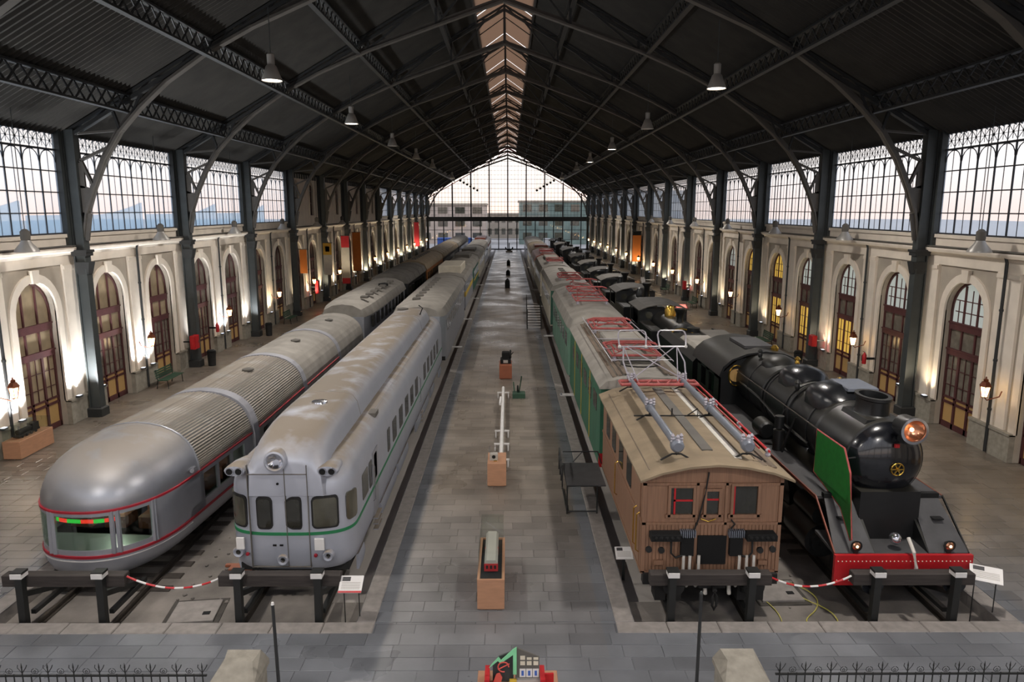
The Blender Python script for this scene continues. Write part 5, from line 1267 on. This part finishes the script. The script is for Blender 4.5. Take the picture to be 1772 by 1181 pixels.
# display cases on the platform
dc = thing('display_case', 'oak display case with glass cover holding a grey model carriage', 'display case', (-.11, 14.8, 0))
B().cbox(-.30,.30,0,2.1,.04,.68,.01).box(-.26,.26,.04,2.06,0,.04).build('plinth', 'wood', dc)
B().box(-.30,-.24,0,2.1,.68,.74).box(.24,.30,0,2.1,.68,.74).box(-.24,.24,0,.05,.68,.74).box(-.24,.24,2.05,2.1,.68,.74).build('rim', 'wood', dc)
B().box(-.24,.24,.05,2.05,.68,.70).build('display_bed', 'soot', dc)
B().box(-.27,-.262,.02,2.08,.74,1.35).box(.262,.27,.02,2.08,.74,1.35).box(-.27,.27,.02,.028,.74,1.35).box(-.27,.27,2.072,2.08,.74,1.35).box(-.27,.27,.02,2.08,1.35,1.358).build('glass_cover', 'glass_case', dc)
mt = thing('model_carriage', 'grey and white model carriage with red end inside the glass display case', 'model', (-.11, 15.15, .70))
B().prism([(-.15,.06),(-.15,.26),(-.1,.32),(.1,.32),(.15,.26),(.15,.06)], 'y', 0, 1.5).build('body', 'banner_w', mt, True)
B().box(-.155,.155,-.01,.04,.06,.24).build('end_panel', 'red', mt); B().box(-.155,.155,.7,.76,.1,.27).build('band', 'red', mt)
for x in (-.09,0,.09): B().box(x-.025,x+.025,-.015,-.009,.12,.2).build('window', 'soot', mt)
for i in range(6):
    for s in (-1,1): B().box(*sorted((s*.148,s*.154)), .1+i*.24,.22+i*.24,.16,.24).build('window', 'glass_dark', mt)
for y in (.25,1.25):
    for s in (-1,1): B().cyl((s*.11,y,.045),(s*.14,y,.045),.045,n=12).build('wheel', 'soot', mt)
p2 = thing('pedestal', 'oak pedestal holding a small white instrument, second stand along the platform', 'pedestal', (-.10, 22.1, 0))
B().cbox(-.30,.30,0,1.1,.04,.78,.01).box(-.25,.25,.05,1.05,0,.04).build('plinth', 'wood', p2); B().box(-.1,.0,.2,.28,.78,.80).build('brass_plate', 'brass', p2)
ins = thing('instrument', 'small white boxed instrument standing on the second oak pedestal', 'instrument', (-.2, 22.5, .781))
B().cbox(-.13,.13,-.1,.1,0,.22,.02).build('case', 'banner_w', ins); B().cyl((0,-.105,.12),(0,-.09,.12),.06,n=16).build('dial', 'soot', ins)
B().tube([(-.14,.1,.2),(-.14,.1,.42),(.14,.1,.42),(.14,.1,.2)], .012).build('handle', 'chrome', ins)
lp = thing('signal_mast', 'long white signal mast lying low along the platform on crossed feet', 'mast', (.02, 23.6, 0))
B().tube([(0,0,.32),(0,10.4,.32)], .07, 10).build('pole', 'white', lp, True); B().tube([(-.12,7.2,.36),(-.1,8.3,.4)], .05, 8).build('arm', 'white', lp, True)
for y in (.3, 2.0, 3.6, 9.6): B().beam((-.28,y,.28),(.28,y,.28),.08,.05).beam((-.24,y,.26),(-.24,y,0),.05,.05).beam((.24,y,.26),(.24,y,0),.05,.05).build('foot', 'white', lp)
B().lathe([(.14,0),(.14,.04),(.05,.06)], (0,-.1,.32), 14, 'y').build('end_disc', 'white', lp)
p3 = thing('pedestal', 'dark oak pedestal with black machine on top, third stand along the platform', 'pedestal', (.11, 37.1, 0))
B().cbox(-.33,.33,0,1.3,.04,.74,.01).box(-.28,.28,.05,1.25,0,.04).build('plinth', 'wooddark', p3)
mc = thing('signal_apparatus', 'black cast-iron signalling machine standing on the dark oak pedestal', 'machine', (.11, 37.8, .74))
B().cbox(-.28,.28,-.3,.3,0,.25,.04).cbox(-.2,.2,-.2,.25,.25,.6,.05).build('housing', 'soot', mc); B().lathe([(.2,-.05),(.26,0),(.2,.05)], (.25,0,.45), 18, 'x').tube([(.3,0,.45),(.4,-.2,.6)], .02).build('flywheel', 'under', mc, True)
B().box(-.12,.12,-.32,-.3,.05,.2).build('name_plate', 'banner_w', mc)
lv_ = thing('point_lever', 'dark green points lever stand beside the long white mast', 'lever', (.75, 33.4, 0))
B().cbox(-.3,.3,-.25,.25,0,.25,.03).build('base', 'benchgreen', lv_); B().tube([(0,0,.2),(.1,-.3,.9),(.12,-.35,1.1)], .03).tube([(-.2,0,.2),(-.25,.2,.7)], .03).build('lever', 'benchgreen', lv_)
B().lathe([(.14,-.04),(.18,0),(.14,.04)], (-.05,0,.42), 16, 'x').build('counterweight', 'soot', lv_, True)
for (x, y, h, lab) in ((.1,82,1.0,'small black display stand far along the platform'), (.15,98,.7,'low black stand behind the small black display stand'), (.2,115,.9,'dark stand with tapered top near the end of the platform')):
    t = thing('display_stand', lab, 'stand', (x, y, 0)); B().cbox(-.28,.28,-.3,.3,0,h*.7,.03).build('base', 'soot', t); B().lathe([(.2,h*.7),(.28,h*.8),(.12,h),(.02,h+.1)]).build('top', 'soot', t, True)
t = thing('iron_exhibit', 'large dark curved iron exhibit on a block before the glazed gable', 'exhibit', (.3, 152, 0))
B().box(-.7,.7,-.4,.4,0,.3).build('block', 'stone', t); B().tube([(.75*cos(pi*q/10), 0, 1.05-.65*sin(pi*q/10)) for q in range(11)], .14, 8).tube([(0,0,.4),(0,0,1.9)], .1, 8).build('hook', 'soot', t, True)
# left glass cased model by the wall
lc = thing('display_case', 'oak display case with glass cover against the left wall below a lantern', 'display case', (-16.98, 24.7, 0))
B().cbox(-.62,0,0,1.9,.03,.66,.01).build('plinth', 'wood', lc); B().box(-.6,-.592,.03,1.87,.66,1.1).box(-.028,-.02,.03,1.87,.66,1.1).box(-.6,-.02,.03,.038,.66,1.1).box(-.6,-.02,1.862,1.87,.66,1.1).box(-.6,-.02,.03,1.87,1.1,1.108).build('glass_cover', 'glass_case', lc)
me_ = thing('model_engine', 'dark model engine inside the glass case against the left wall', 'model', (-17.29, 25.0, .66))
B().box(-.1,.1,0,1.2,.06,.12).cyl((0,.1,.22),(0,.8,.22),.09,n=14).box(-.11,.11,.8,1.15,.12,.36).cyl((0,.2,.28),(0,.2,.42),.03).build('body', 'soot', me_)
for k in range(4):
    for s in (-1,1): B().cyl((s*.09,.2+k*.25,.05),(s*.12,.2+k*.25,.05),.05,n=12).build('wheel', 'soot', me_)
# access platform and stair
ap = thing('access_platform', 'black steel access platform with railing beside the brown locomotive cab', 'platform', (0, 0, 0))
B().box(1.98,3.1,20.0,21.9,.84,.88).build('deck', 'greytop', ap)
r = B()
for x, y in ((1.98,20.0),(2.85,20.0),(1.98,21.9),(3.08,21.9)): r.tube([(x,y,0),(x,y,.86)], .022, 6)
for z in (.08,.86): r.tube([(1.98,20.0,z),(2.85,20.0,z)], .022, 6); r.tube([(1.98,20.0,z),(1.98,21.9,z)], .022, 6)
r.build('frame', 'post', ap)
r = B()
for z in (1.05,1.3): r.tube([(1.88,20.6,z-.1),(1.88,22.1,z)], .022, 6)
for y in (20.6,21.1,21.6,22.1): r.tube([(1.88,y,.6),(1.88,y,1.28)], .018, 6)
r.tube([(1.98,21.9,1.25),(3.08,21.9,1.25)], .02).tube([(2.3,21.9,.9),(2.6,21.9,1.25)], .015).tube([(3.2,21.9,.86),(3.08,21.9,1.25)], .02); r.build('railing', 'post', ap)
st = thing('access_stair', 'pale metal stair with dark post leading up to the white-sided locomotive', 'stair', (2.15, 53.2, 0))
for i in range(9): B().box(-.5,.5,i*.28,i*.28+.26,.14+i*.16,.17+i*.16).build('tread', 'white', st)
r = B()
for s in (-1,1): r.beam((s*.52,0,.05),(s*.52,2.6,1.5),.05,.16); r.tube([(s*.52,0,.1),(s*.52,0,1.5)], .04); r.tube([(s*.52,2.5,1.4),(s*.52,2.5,2.3)], .03); r.tube([(s*.52,0,1.0),(s*.52,2.5,2.3)], .025)
r.build('stringer', 'post', st)
for i, (x, y) in enumerate(((3.12,33.7),(3.12,50.2),(3.12,66),(3.12,80),(-3.12,46),(-3.12,58),(-3.12,72),(-3.12,85),(-3.12,112))):
    t = thing('bridging_board', 'white bridging board on the %s platform edge, %s from the camera' % ('right' if x > 0 else 'left', ORD[i if i < 4 else i-4]), 'board', (x, y, .015), group='white bridging boards')
    B().cbox(-.4,.4,-.16,.16,0,.06,.01).build('board', 'white', t); B().box(-.38,-.3,-.16,.16,.06,.075).build('edge_strip', 'greypipe', t)
# ---------------------------------------------------------------- pendants
pl0 = None
def pendant(x, y, lit, lab, zb=13.55, k=1.0, cord_top=None, group='hanging hall lamps'):
    t = thing('pendant_lamp', lab, 'lamp', (x, y, zb), group=group); top = (cord_top or (RR(x)-.75)) - zb
    B().lathe([(.385,0),(.39,.02),(.20,.52),(.13,.60),(.12,.58),(.19,.50),(.37,.02),(.385,0)], n=24, caps=False).build('shade', 'lampshade', t, True)
    B().lathe([(.14,.58),(.145,.95),(.10,1.0),(.02,1.02)], n=16).build('gear_housing', 'lampshade', t, True)
    B().tube([(0,0,1.0),(0,0,top)], .018, 5).build('cord', 'iron', t)
    B().lathe([(.02,.03),(.355,.03),(.355,.05),(.02,.05)], n=24).build('lens', 'lampglow' if lit else 'lampoff', t)
    if lit: spot((0,0,-.05), PENDANT_W*k, 168, .6, PCOL, rad=.35, parent=t)
Ls = [(29.0,1),(43.2,1),(58,0),(72.6,0),(88,0),(118,1)]; Rs = [(30.8,1),(45.8,0),(61.3,1),(77.7,1),(93,0),(118,1)]
for i, (y, l) in enumerate(Ls): pendant(-8.7, y, l, '%s bell-shaped hanging lamp, left row, %s from the camera' % ('lit' if l else 'unlit', ORD[i]), k=1 if l > 0 else 0)
for i, (y, l) in enumerate(Rs): pendant(8.7, y, l, '%s bell-shaped hanging lamp, right row, %s from the camera' % ('lit' if l else 'unlit', ORD[i]))
for s in (-1, 1): pendant(s*8.7, 14.5, 1, 'lit bell-shaped hanging lamp over the %s buffer stops' % ('left' if s < 0 else 'right')); pendant(s*8.7, .5, 1, 'lit bell-shaped hanging lamp behind the camera, %s row' % ('left' if s < 0 else 'right'))
n = 0
for s, ys in ((-1, (26.2,36.4,46.2,56,66,76)), (1, (25.8,36.3,45.9,56,66,76,86))):
    for i, y in enumerate(ys):
        t = thing('wall_lamp', 'unlit grey bell lamp hanging by the %s wall cornice, %s from the camera' % ('left' if s < 0 else 'right', ORD[i]), 'lamp', (s*16.9, y, 7.25), group='unlit lamps by the wall cornice')
        B().lathe([(.40,0),(.38,.08),(.2,.30),(.14,.42),(.12,.42),(.19,.28),(.37,.04),(.40,0)], n=20, caps=False).build('shade', 'lampshade', t, True)
        B().lathe([(.14,.38),(.16,.5),(.16,.72),(.08,.80),(.02,.82)], n=14).build('gear_housing', 'roofdark', t, True)
        B().tube([(0,0,.8),(0,0,RR(16.9)-7.3)], .015, 5).build('cord', 'iron', t)
# ---------------------------------------------------------------- wall lanterns
def lantern(loc, s, lab, lit=True):
    t = thing('wall_lantern', lab, 'lantern', loc, group='wall lanterns'); q = B()
    hexa = lambda r, z: [(r*cos(pi/3*i), r*sin(pi/3*i), z) for i in range(6)]
    B().loft([hexa(.10,-.28), hexa(.17,.08)]).build('glass', 'lantern', t)
    f = B()
    for i in range(6): a = pi/3*i; f.beam((.10*cos(a),.10*sin(a),-.28),(.175*cos(a),.175*sin(a),.08),.02,.02)
    f.loft([hexa(.12,-.31), hexa(.11,-.28)]).loft([hexa(.20,.08), hexa(.21,.11), hexa(.13,.24), hexa(.08,.27), hexa(.09,.33), hexa(.02,.38)]); f.ball((0,0,.41), .03, 1, 8, 6).build('frame', 'copper', t)
    B().tube([(0,0,-.3),(s*.1,.0,-.42),(s*.55,.02,-.30),(s*.62,.02,-.1)], .022, 6).build('bracket', 'copper', t)
    if lit: point((0,0,-.08), LANTERN_W*(1 if loc[1] < 60 else 2), (1, .62, .28), .12, t)
for s in (-1, 1):
    for k in range(2, 16):
        lantern((s*17.08, CY[k]+4.5, 2.52), s, 'lit copper wall lantern on the %s wall, %s from the camera' % ('left' if s < 0 else 'right', ORD[k-2]), True)
# white uplights on the plinth, first left bays
for i, y in enumerate([21.3, 24.9, 25.9, 29.5, 31.3, 34.9, 35.9, 41.3, 44.9, 45.9, 49.5]):
    t = thing('uplight', 'small white uplight on the left plinth, %s from the camera' % ORD[i], 'light', (-17.60, y, 1.05), group='uplights on the left plinth')
    B().cbox(-.09,.09,-.12,.12,0,.08,.01).build('housing', 'iron', t); B().box(-.07,.07,-.1,.1,.08,.085).build('lens', 'carlight', t)
    spot((0.10,0,.12), UPLIGHT_W*(1 if y < 35 else .6 if y < 45 else .35), 130, .9, (.93,.96,1.0), (pi, radians(12), 0), .10, t)
ORD += ['sixteenth','seventeenth','eighteenth','nineteenth','twentieth','twenty-first','twenty-second','twenty-third','twenty-fourth','twenty-fifth','twenty-sixth','twenty-seventh','twenty-eighth','twenty-ninth','thirtieth']
ups = [(-1, y, 350) for y in (54.5, 61.4, 65.4, 69.4)] + [(-1, y, 450) for y in range(75, 160, 5)]
ups += [(1, y, 150) for y in (29.4, 31.4, 39.4, 41.4, 49.4, 51.4)] + [(1, y, 200) for y in (59.4, 61.4)] + [(1, y, 230) for y in range(65, 160, 5)]
for s in (-1, 1):
    for i, (_, y, pw_) in enumerate([u for u in ups if u[0] == s]):
        t = thing('uplight', 'small warm uplight on the %s wall plinth, %s from the camera' % ('left' if s < 0 else 'right', ORD[i]), 'light', (s*17.60, y, 1.05), group='warm uplights on the plinths')
        B().cbox(-.09,.09,-.12,.12,0,.08,.01).build('housing', 'iron', t); B().box(-.07,.07,-.1,.1,.08,.085).build('lens', 'carlight', t)
        spot((-s*.10,0,.12), pw_, 130, .9, (1.0,.84,.60), (pi, radians(-12*s), 0), .10, t)
# ---------------------------------------------------------------- benches, cabinets, bins
def bench(x, y, s, lab):
    t = thing('bench', lab, 'bench', (x, y, 0), group='platform benches')
    for j in range(5): B().box(*sorted((s*(.0-.1*j), s*(-.08-.1*j))), -.9, .9, .43, .46).build('seat_slat', 'benchgreen', t)
    for j in range(4): B().box(*sorted((s*(.06+.02*j), s*(.09+.02*j))), -.9, .9, .52+.11*j, .60+.11*j).build('back_slat', 'benchgreen', t)
    for yy in (-.8,.8): B().tube([(-s*.45,yy,0),(-s*.42,yy,.42),(s*.05,yy,.42),(s*.14,yy,.95)], .025).tube([(s*.12,yy,0),(s*.05,yy,.42)], .025).build('leg', 'under', t)
bench(-17.0, 35.9, -1, 'green slatted bench against the left wall under the second lantern'); bench(-17.0, 56.5, -1, 'green slatted bench further along the left wall'); bench(17.0, 65.5, 1, 'dark green bench against the right wall beyond the steam tender'); bench(17.0, 77, 1, 'dark green bench against the right wall, further of the two'); bench(17.0, 46.5, 1, 'dark green bench by the right wall near the kiosk')
def cabinet(x, y, z, w, h, s, lab, m='red'):
    t = thing('hose_cabinet', lab, 'cabinet', (x, y, z)); B().cbox(-.13,.13,-w/2,w/2,0,h,.01).build('box', m, t); B().box(*sorted((-s*.13,-s*.145)), -w/2+.05, w/2-.05, .05, h-.05).build('door', m, t); B().box(*sorted((-s*.145,-s*.16)), w*.2, w*.3, h*.4, h*.6).build('handle', 'chrome', t)
    B().box(*sorted((s*.13,s*.62)), -.02,.02, h*.45,h*.55).build('bracket', 'soot', t)
cabinet(-17.1, 39.7, 1.15, .6, .75, -1, 'red fire hose cabinet beside the second column on the left wall')
cabinet(17.1, 69.6, 1.2, .6, .8, 1, 'red fire hose cabinet on the right wall near the benches'); cabinet(17.1, 39.6, 1.3, .5, .6, 1, 'red fire hose cabinet beside the second column on the right wall'); cabinet(-17.1, 66, 1.2, .6, 1.2, -1, 'red cabinet on the left wall by the banners')
for x, y, s, lab in ((-17.2,43.2,-1,'red fire extinguisher on the left wall beside the third lantern'),(17.2,33.9,1,'red fire extinguisher on the right wall beside the second lantern')):
    t = thing('fire_extinguisher', lab, 'extinguisher', (x, y, 1.5)); B().lathe([(.09,0),(.1,.03),(.1,.42),(.05,.5),(.03,.55)], n=14).build('cylinder', 'red', t, True); B().beam((0,0,.55),(-s*.1,0,.62),.03,.02).tube([(0,0,.52),(-s*.12,0,.4),(-s*.11,0,.15)], .012).build('hose', 'soot', t); B().box(*sorted((s*.08,s*.5)),-.03,.03,.2,.3).build('bracket', 'soot', t)
for x, y, lab in ((-16.6,40.6,'dark litter bin at the foot of the second left column'),(-16.6,50.6,'dark litter bin at the foot of the third left column'),(16.6,40.2,'dark litter bin at the foot of the second right column')):
    t = thing('litter_bin', lab, 'bin', (x, y, 0)); B().lathe([(.2,0),(.24,.75),(.26,.78),(.2,.78),(.18,.1)], n=18).build('bucket', 'under', t, True); B().lathe([(.25,.80),(.2,.9),(.02,.92)], n=18).build('lid', 'soot', t, True); B().tube([(.2,0,.7),(.22,0,.82)], .02).build('hinge', 'soot', t)
ki = thing('kiosk', 'black information kiosk with glowing red screen on the right side platform', 'kiosk', (14.0, 57.5, 0))
B().cbox(-.4,.4,-.3,.3,0,.95,.03).build('base', 'soot', ki); B().loft([[(-.5,-.35,.95),(.5,-.35,.95),(.5,.35,1.2),(-.5,.35,1.2)],[(-.5,-.35,1.02),(.5,-.35,1.02),(.5,.35,1.28),(-.5,.35,1.28)]]).build('top', 'redpanto', ki)
B().loft([[(-.4,-.28,1.05),(.4,-.28,1.05),(.4,.28,1.25),(-.4,.28,1.25)],[(-.4,-.28,1.06),(.4,-.28,1.06),(.4,.28,1.265),(-.4,.28,1.265)]]).build('screen', emis('red_screen', '#ff8a78', .9), ki)
tb_ = thing('side_table', 'small white table on the right side platform near the wall', 'table', (16.6, 84, 0)); B().lathe([(.5,.70),(.5,.74),(.01,.74)]).build('top', 'white', tb_); B().cyl((0,0,0),(0,0,.7),.05).lathe([(.3,0),(.3,.03),(.05,.05)]).build('pedestal', 'white', tb_)
for x, y, lab in ((15.7,83.2,'white chair left of the small white table'),(16.0,85.4,'white chair behind the small white table')):
    t = thing('chair', lab, 'chair', (x, y, 0)); B().cbox(-.22,.22,-.22,.22,.43,.47,.01).build('seat', 'white', t); B().box(-.22,.22,.2,.23,.5,.9).build('backrest', 'white', t)
    for a in (-.2,.2):
        for c in (-.2,.2): B().tube([(a,c,0),(a,c,.44)], .015).build('leg', 'post', t)
# banners on the left and right
def banner(x, y, w, z0, z1, m, lab, blocks=()):
    t = thing('banner', lab, 'banner', (x, y, z1)); B().box(-w/2,w/2,-.02,.02,z0-z1,0).build('cloth', m, t); B().tube([(-w/2-.1,0,.03),(w/2+.1,0,.03)], .03).build('rod', 'post', t)
    for a, c, d, e_, mm in blocks: B().box(a,c,-.03,-.018,d,e_).build('printed_block', mm, t)
banner(-16.9, 69.4, .8, 2.6, 5.6, 'banner_w', 'grey hanging banner with yellow top on the left side', ((-.4,.4,-1.1,0,'banner_y'),(-.2,.2,-.8,-.3,'cream')))
banner(-16.9, 77.0, .85, 1.0, 6.0, 'banner_w', 'grey hanging banner with red square at its top', ((-.42,.42,-1.2,0,'banner_r'),(-.42,.42,-5.0,-4.4,'banner_r')))
banner(-16.85, 82.5, .9, 1.9, 6.2, 'banner_o', 'tall orange hanging banner on the left side')
banner(-17.1, 61.9, .6, 3.4, 5.4, 'banner_o', 'short orange banner in front of a left doorway'); banner(-16.8, 136, .9, 2.0, 6.4, 'banner_r', 'distant red banner near the gable on the left')
banner(17.0, 96, 1.1, 2.0, 5.9, 'banner_o', 'tall orange hanging banner on the right wall', ((-.55,.55,-.5,0,'soot'),))
# stage lights before the gable
for s in (-1, 1):
    for i in range(6):
        x, z = s*(6.9-.5*i), 12.9-.28*i
        t = thing('stage_light', 'small black stage light hanging before the gable, %s row, %s from its outer end' % ('left' if s < 0 else 'right', ORD[i]), 'spotlight', (x, 110, z), group='stage lights before the gable')
        B().cyl((0,-.2,0),(0,.3,.1),.17,.12,12).build('can', 'soot', t); B().tube([(-.2,0,0),(-.2,0,.3),(.2,0,.3),(.2,0,0)], .02).tube([(0,0,.3),(0,0,RR(x)-z-.6)], .02).build('yoke', 'soot', t)
# ---------------------------------------------------------------- fence, gate posts, pillars and the paper model at the front
FY = 10.98; FT = 1.24
def scroll(bb, x, z, s, r=.055):
    bb.tube([(x + s*(r*(1-.6*q/8))*cos(pi*.5+q*pi/4.2) + s*.06, FY, z + r*(1-.6*q/8)*sin(pi*.5+q*pi/4.2)) for q in range(9)], .006, 4)
for s, lab in ((-1, 'black wrought iron fence with scrolled spikes left of the gateway'), (1, 'black wrought iron fence with scrolled spikes right of the gateway')):
    t = thing('iron_fence', lab, 'fence', (0,0,0)); x0, x1 = (-9.6,-4.75) if s < 0 else (4.75,9.6)
    xa, xb = x0, x1
    B().box(xa, xb, FY-.015, FY+.015, 1.08, 1.11).build('top_rail', 'post', t); B().box(xa, xb, FY-.015, FY+.015, .12, .15).build('bottom_rail', 'post', t)
    nb = 34
    for i in range(nb):
        x = xa + (i+.5)*(xb-xa)/nb
        q = B().tube([(x,FY,0 if i % 8 == 0 else .1),(x,FY,1.12)], .011, 5)
        if i % 3 == 0: q.tube([(x,FY,1.12),(x,FY,1.28)], .01, 5).cyl((x,FY,1.24),(x,FY,1.33),.014,.001,5).tube([(x,FY,1.14),(x-.07,FY,1.24),(x-.06,FY,1.29)], .007, 4).tube([(x,FY,1.14),(x+.07,FY,1.24),(x+.09,FY,1.29)], .007, 4)
        else: scroll(q, x, 1.17, 1 if i % 3 == 1 else -1)
        q.build('bar', 'post', t)
for s, lab in ((-1, 'pale stone gate pillar with faceted cap, left of the gateway'), (1, 'pale stone gate pillar with faceted cap, right of the gateway')):
    xc = -4.18 if s < 0 else 4.15; t = thing('gate_pillar', lab, 'pillar', (xc, 10.9, 0))
    B().cbox(-.34,.34,-.34,.34,0,1.12,.02).build('shaft', 'stone', t)
    B().loft([[(-.38,-.38,1.12),(.38,-.38,1.12),(.38,.38,1.12),(-.38,.38,1.12)],[(-.38,-.38,1.2),(.38,-.38,1.2),(.38,.38,1.2),(-.38,.38,1.2)],[(-.24,.0,1.40),(.24,.0,1.40),(.28,.30,1.42),(-.28,.30,1.42)]]).build('cap', 'stone', t)
for x, z, lab in ((-3.55,2.42,'thin black pole with small white tip standing beside the left gate pillar'),(3.42,2.6,'thin black pole standing beside the right gate pillar')):
    t = thing('pole', lab, 'pole', (x, 10.9, 0)); B().cyl((.03*(1 if x < 0 else -.2),0,0),(0,0,z),.03,.026,10).build('shaft', 'iron_dark', t); B().cyl((0,0,z),(0,0,z+.04),.03,.02,10).build('tip', 'white' if x < 0 else 'iron', t); B().lathe([(.12,0),(.12,.02),(.04,.05)], n=14).build('foot', 'iron_dark', t)
pm_ = thing('paper_station_model', 'painted cut-out station model with mint zigzag roof on a red-ended table', 'model', (.42, 11.0, 0))
B().cbox(-.66,.70,-.25,.35,.86,.92,.01).build('table_top', 'wood', pm_)
for a in (-.6,.6):
    for c in (-.2,.3): B().box(a-.03,a+.03,c-.03,c+.03,0,.86).build('table_leg', 'wood', pm_)
for a in (-.50,.42): B().box(a-.03,a+.05,-.2,.2,.92,1.12).build('red_end', 'red', pm_)
B().box(.42,.62,-.02,.02,.92,1.10).build('red_end', 'red', pm_)
B().prism([(-.02,.92),(-.02,1.53),(.02,1.56),(.38,1.40),(.38,.92)], 'y', .0, .03).build('station_front', 'roofdark', pm_)
B().prism([(-.40,.92),(-.40,1.22),(-.30,1.38),(-.05,1.48),(-.05,.92)], 'y', .05, .08).build('side_front', 'iron', pm_)
B().prism([(-.46,1.22),(-.42,1.28),(-.30,1.42),(-.26,1.36),(-.06,1.56),(0,1.60),(.0,1.10),(-.06,1.10),(-.06,1.46),(-.27,1.30),(-.31,1.35)], 'y', -.03, -.01).build('mint_ribbon', 'mint', pm_)
B().prism([(-.44,.92),(-.38,1.0),(-.34,1.12),(-.28,1.14),(-.24,1.06),(-.28,.92)], 'y', -.06, -.03).build('coral_shape', 'coral', pm_)
B().tube([(-.22+.09*cos(q*pi/7), -.03, 1.24+.09*sin(q*pi/7)) for q in range(12)], .012, 5).tube([(-.3,-.03,1.2),(-.12,-.03,1.3)], .01, 5).build('red_swirl', 'coral', pm_)
for i in range(3):
    B().box(.06+i*.11,.14+i*.11,-.012,0,1.26,1.33).build('window', 'cream_paint', pm_); B().box(.06+i*.11,.14+i*.11,-.012,0,1.36,1.40 if i else 1.43).build('window', 'cream_paint', pm_)
    B().box(.05+i*.11,.15+i*.11,-.012,0,1.04,1.19).build('arched_window', 'white', pm_); B().box(.08+i*.11,.12+i*.11,-.018,-.012,1.07,1.16).build('window_pane', 'blue', pm_)
B().box(.0,.4,-.06,-.0,.92,1.02).build('platform_edge', 'banner_w', pm_); B().box(-.12,.02,-.05,-.02,.92,1.02).build('yellow_block', 'yellow', pm_)
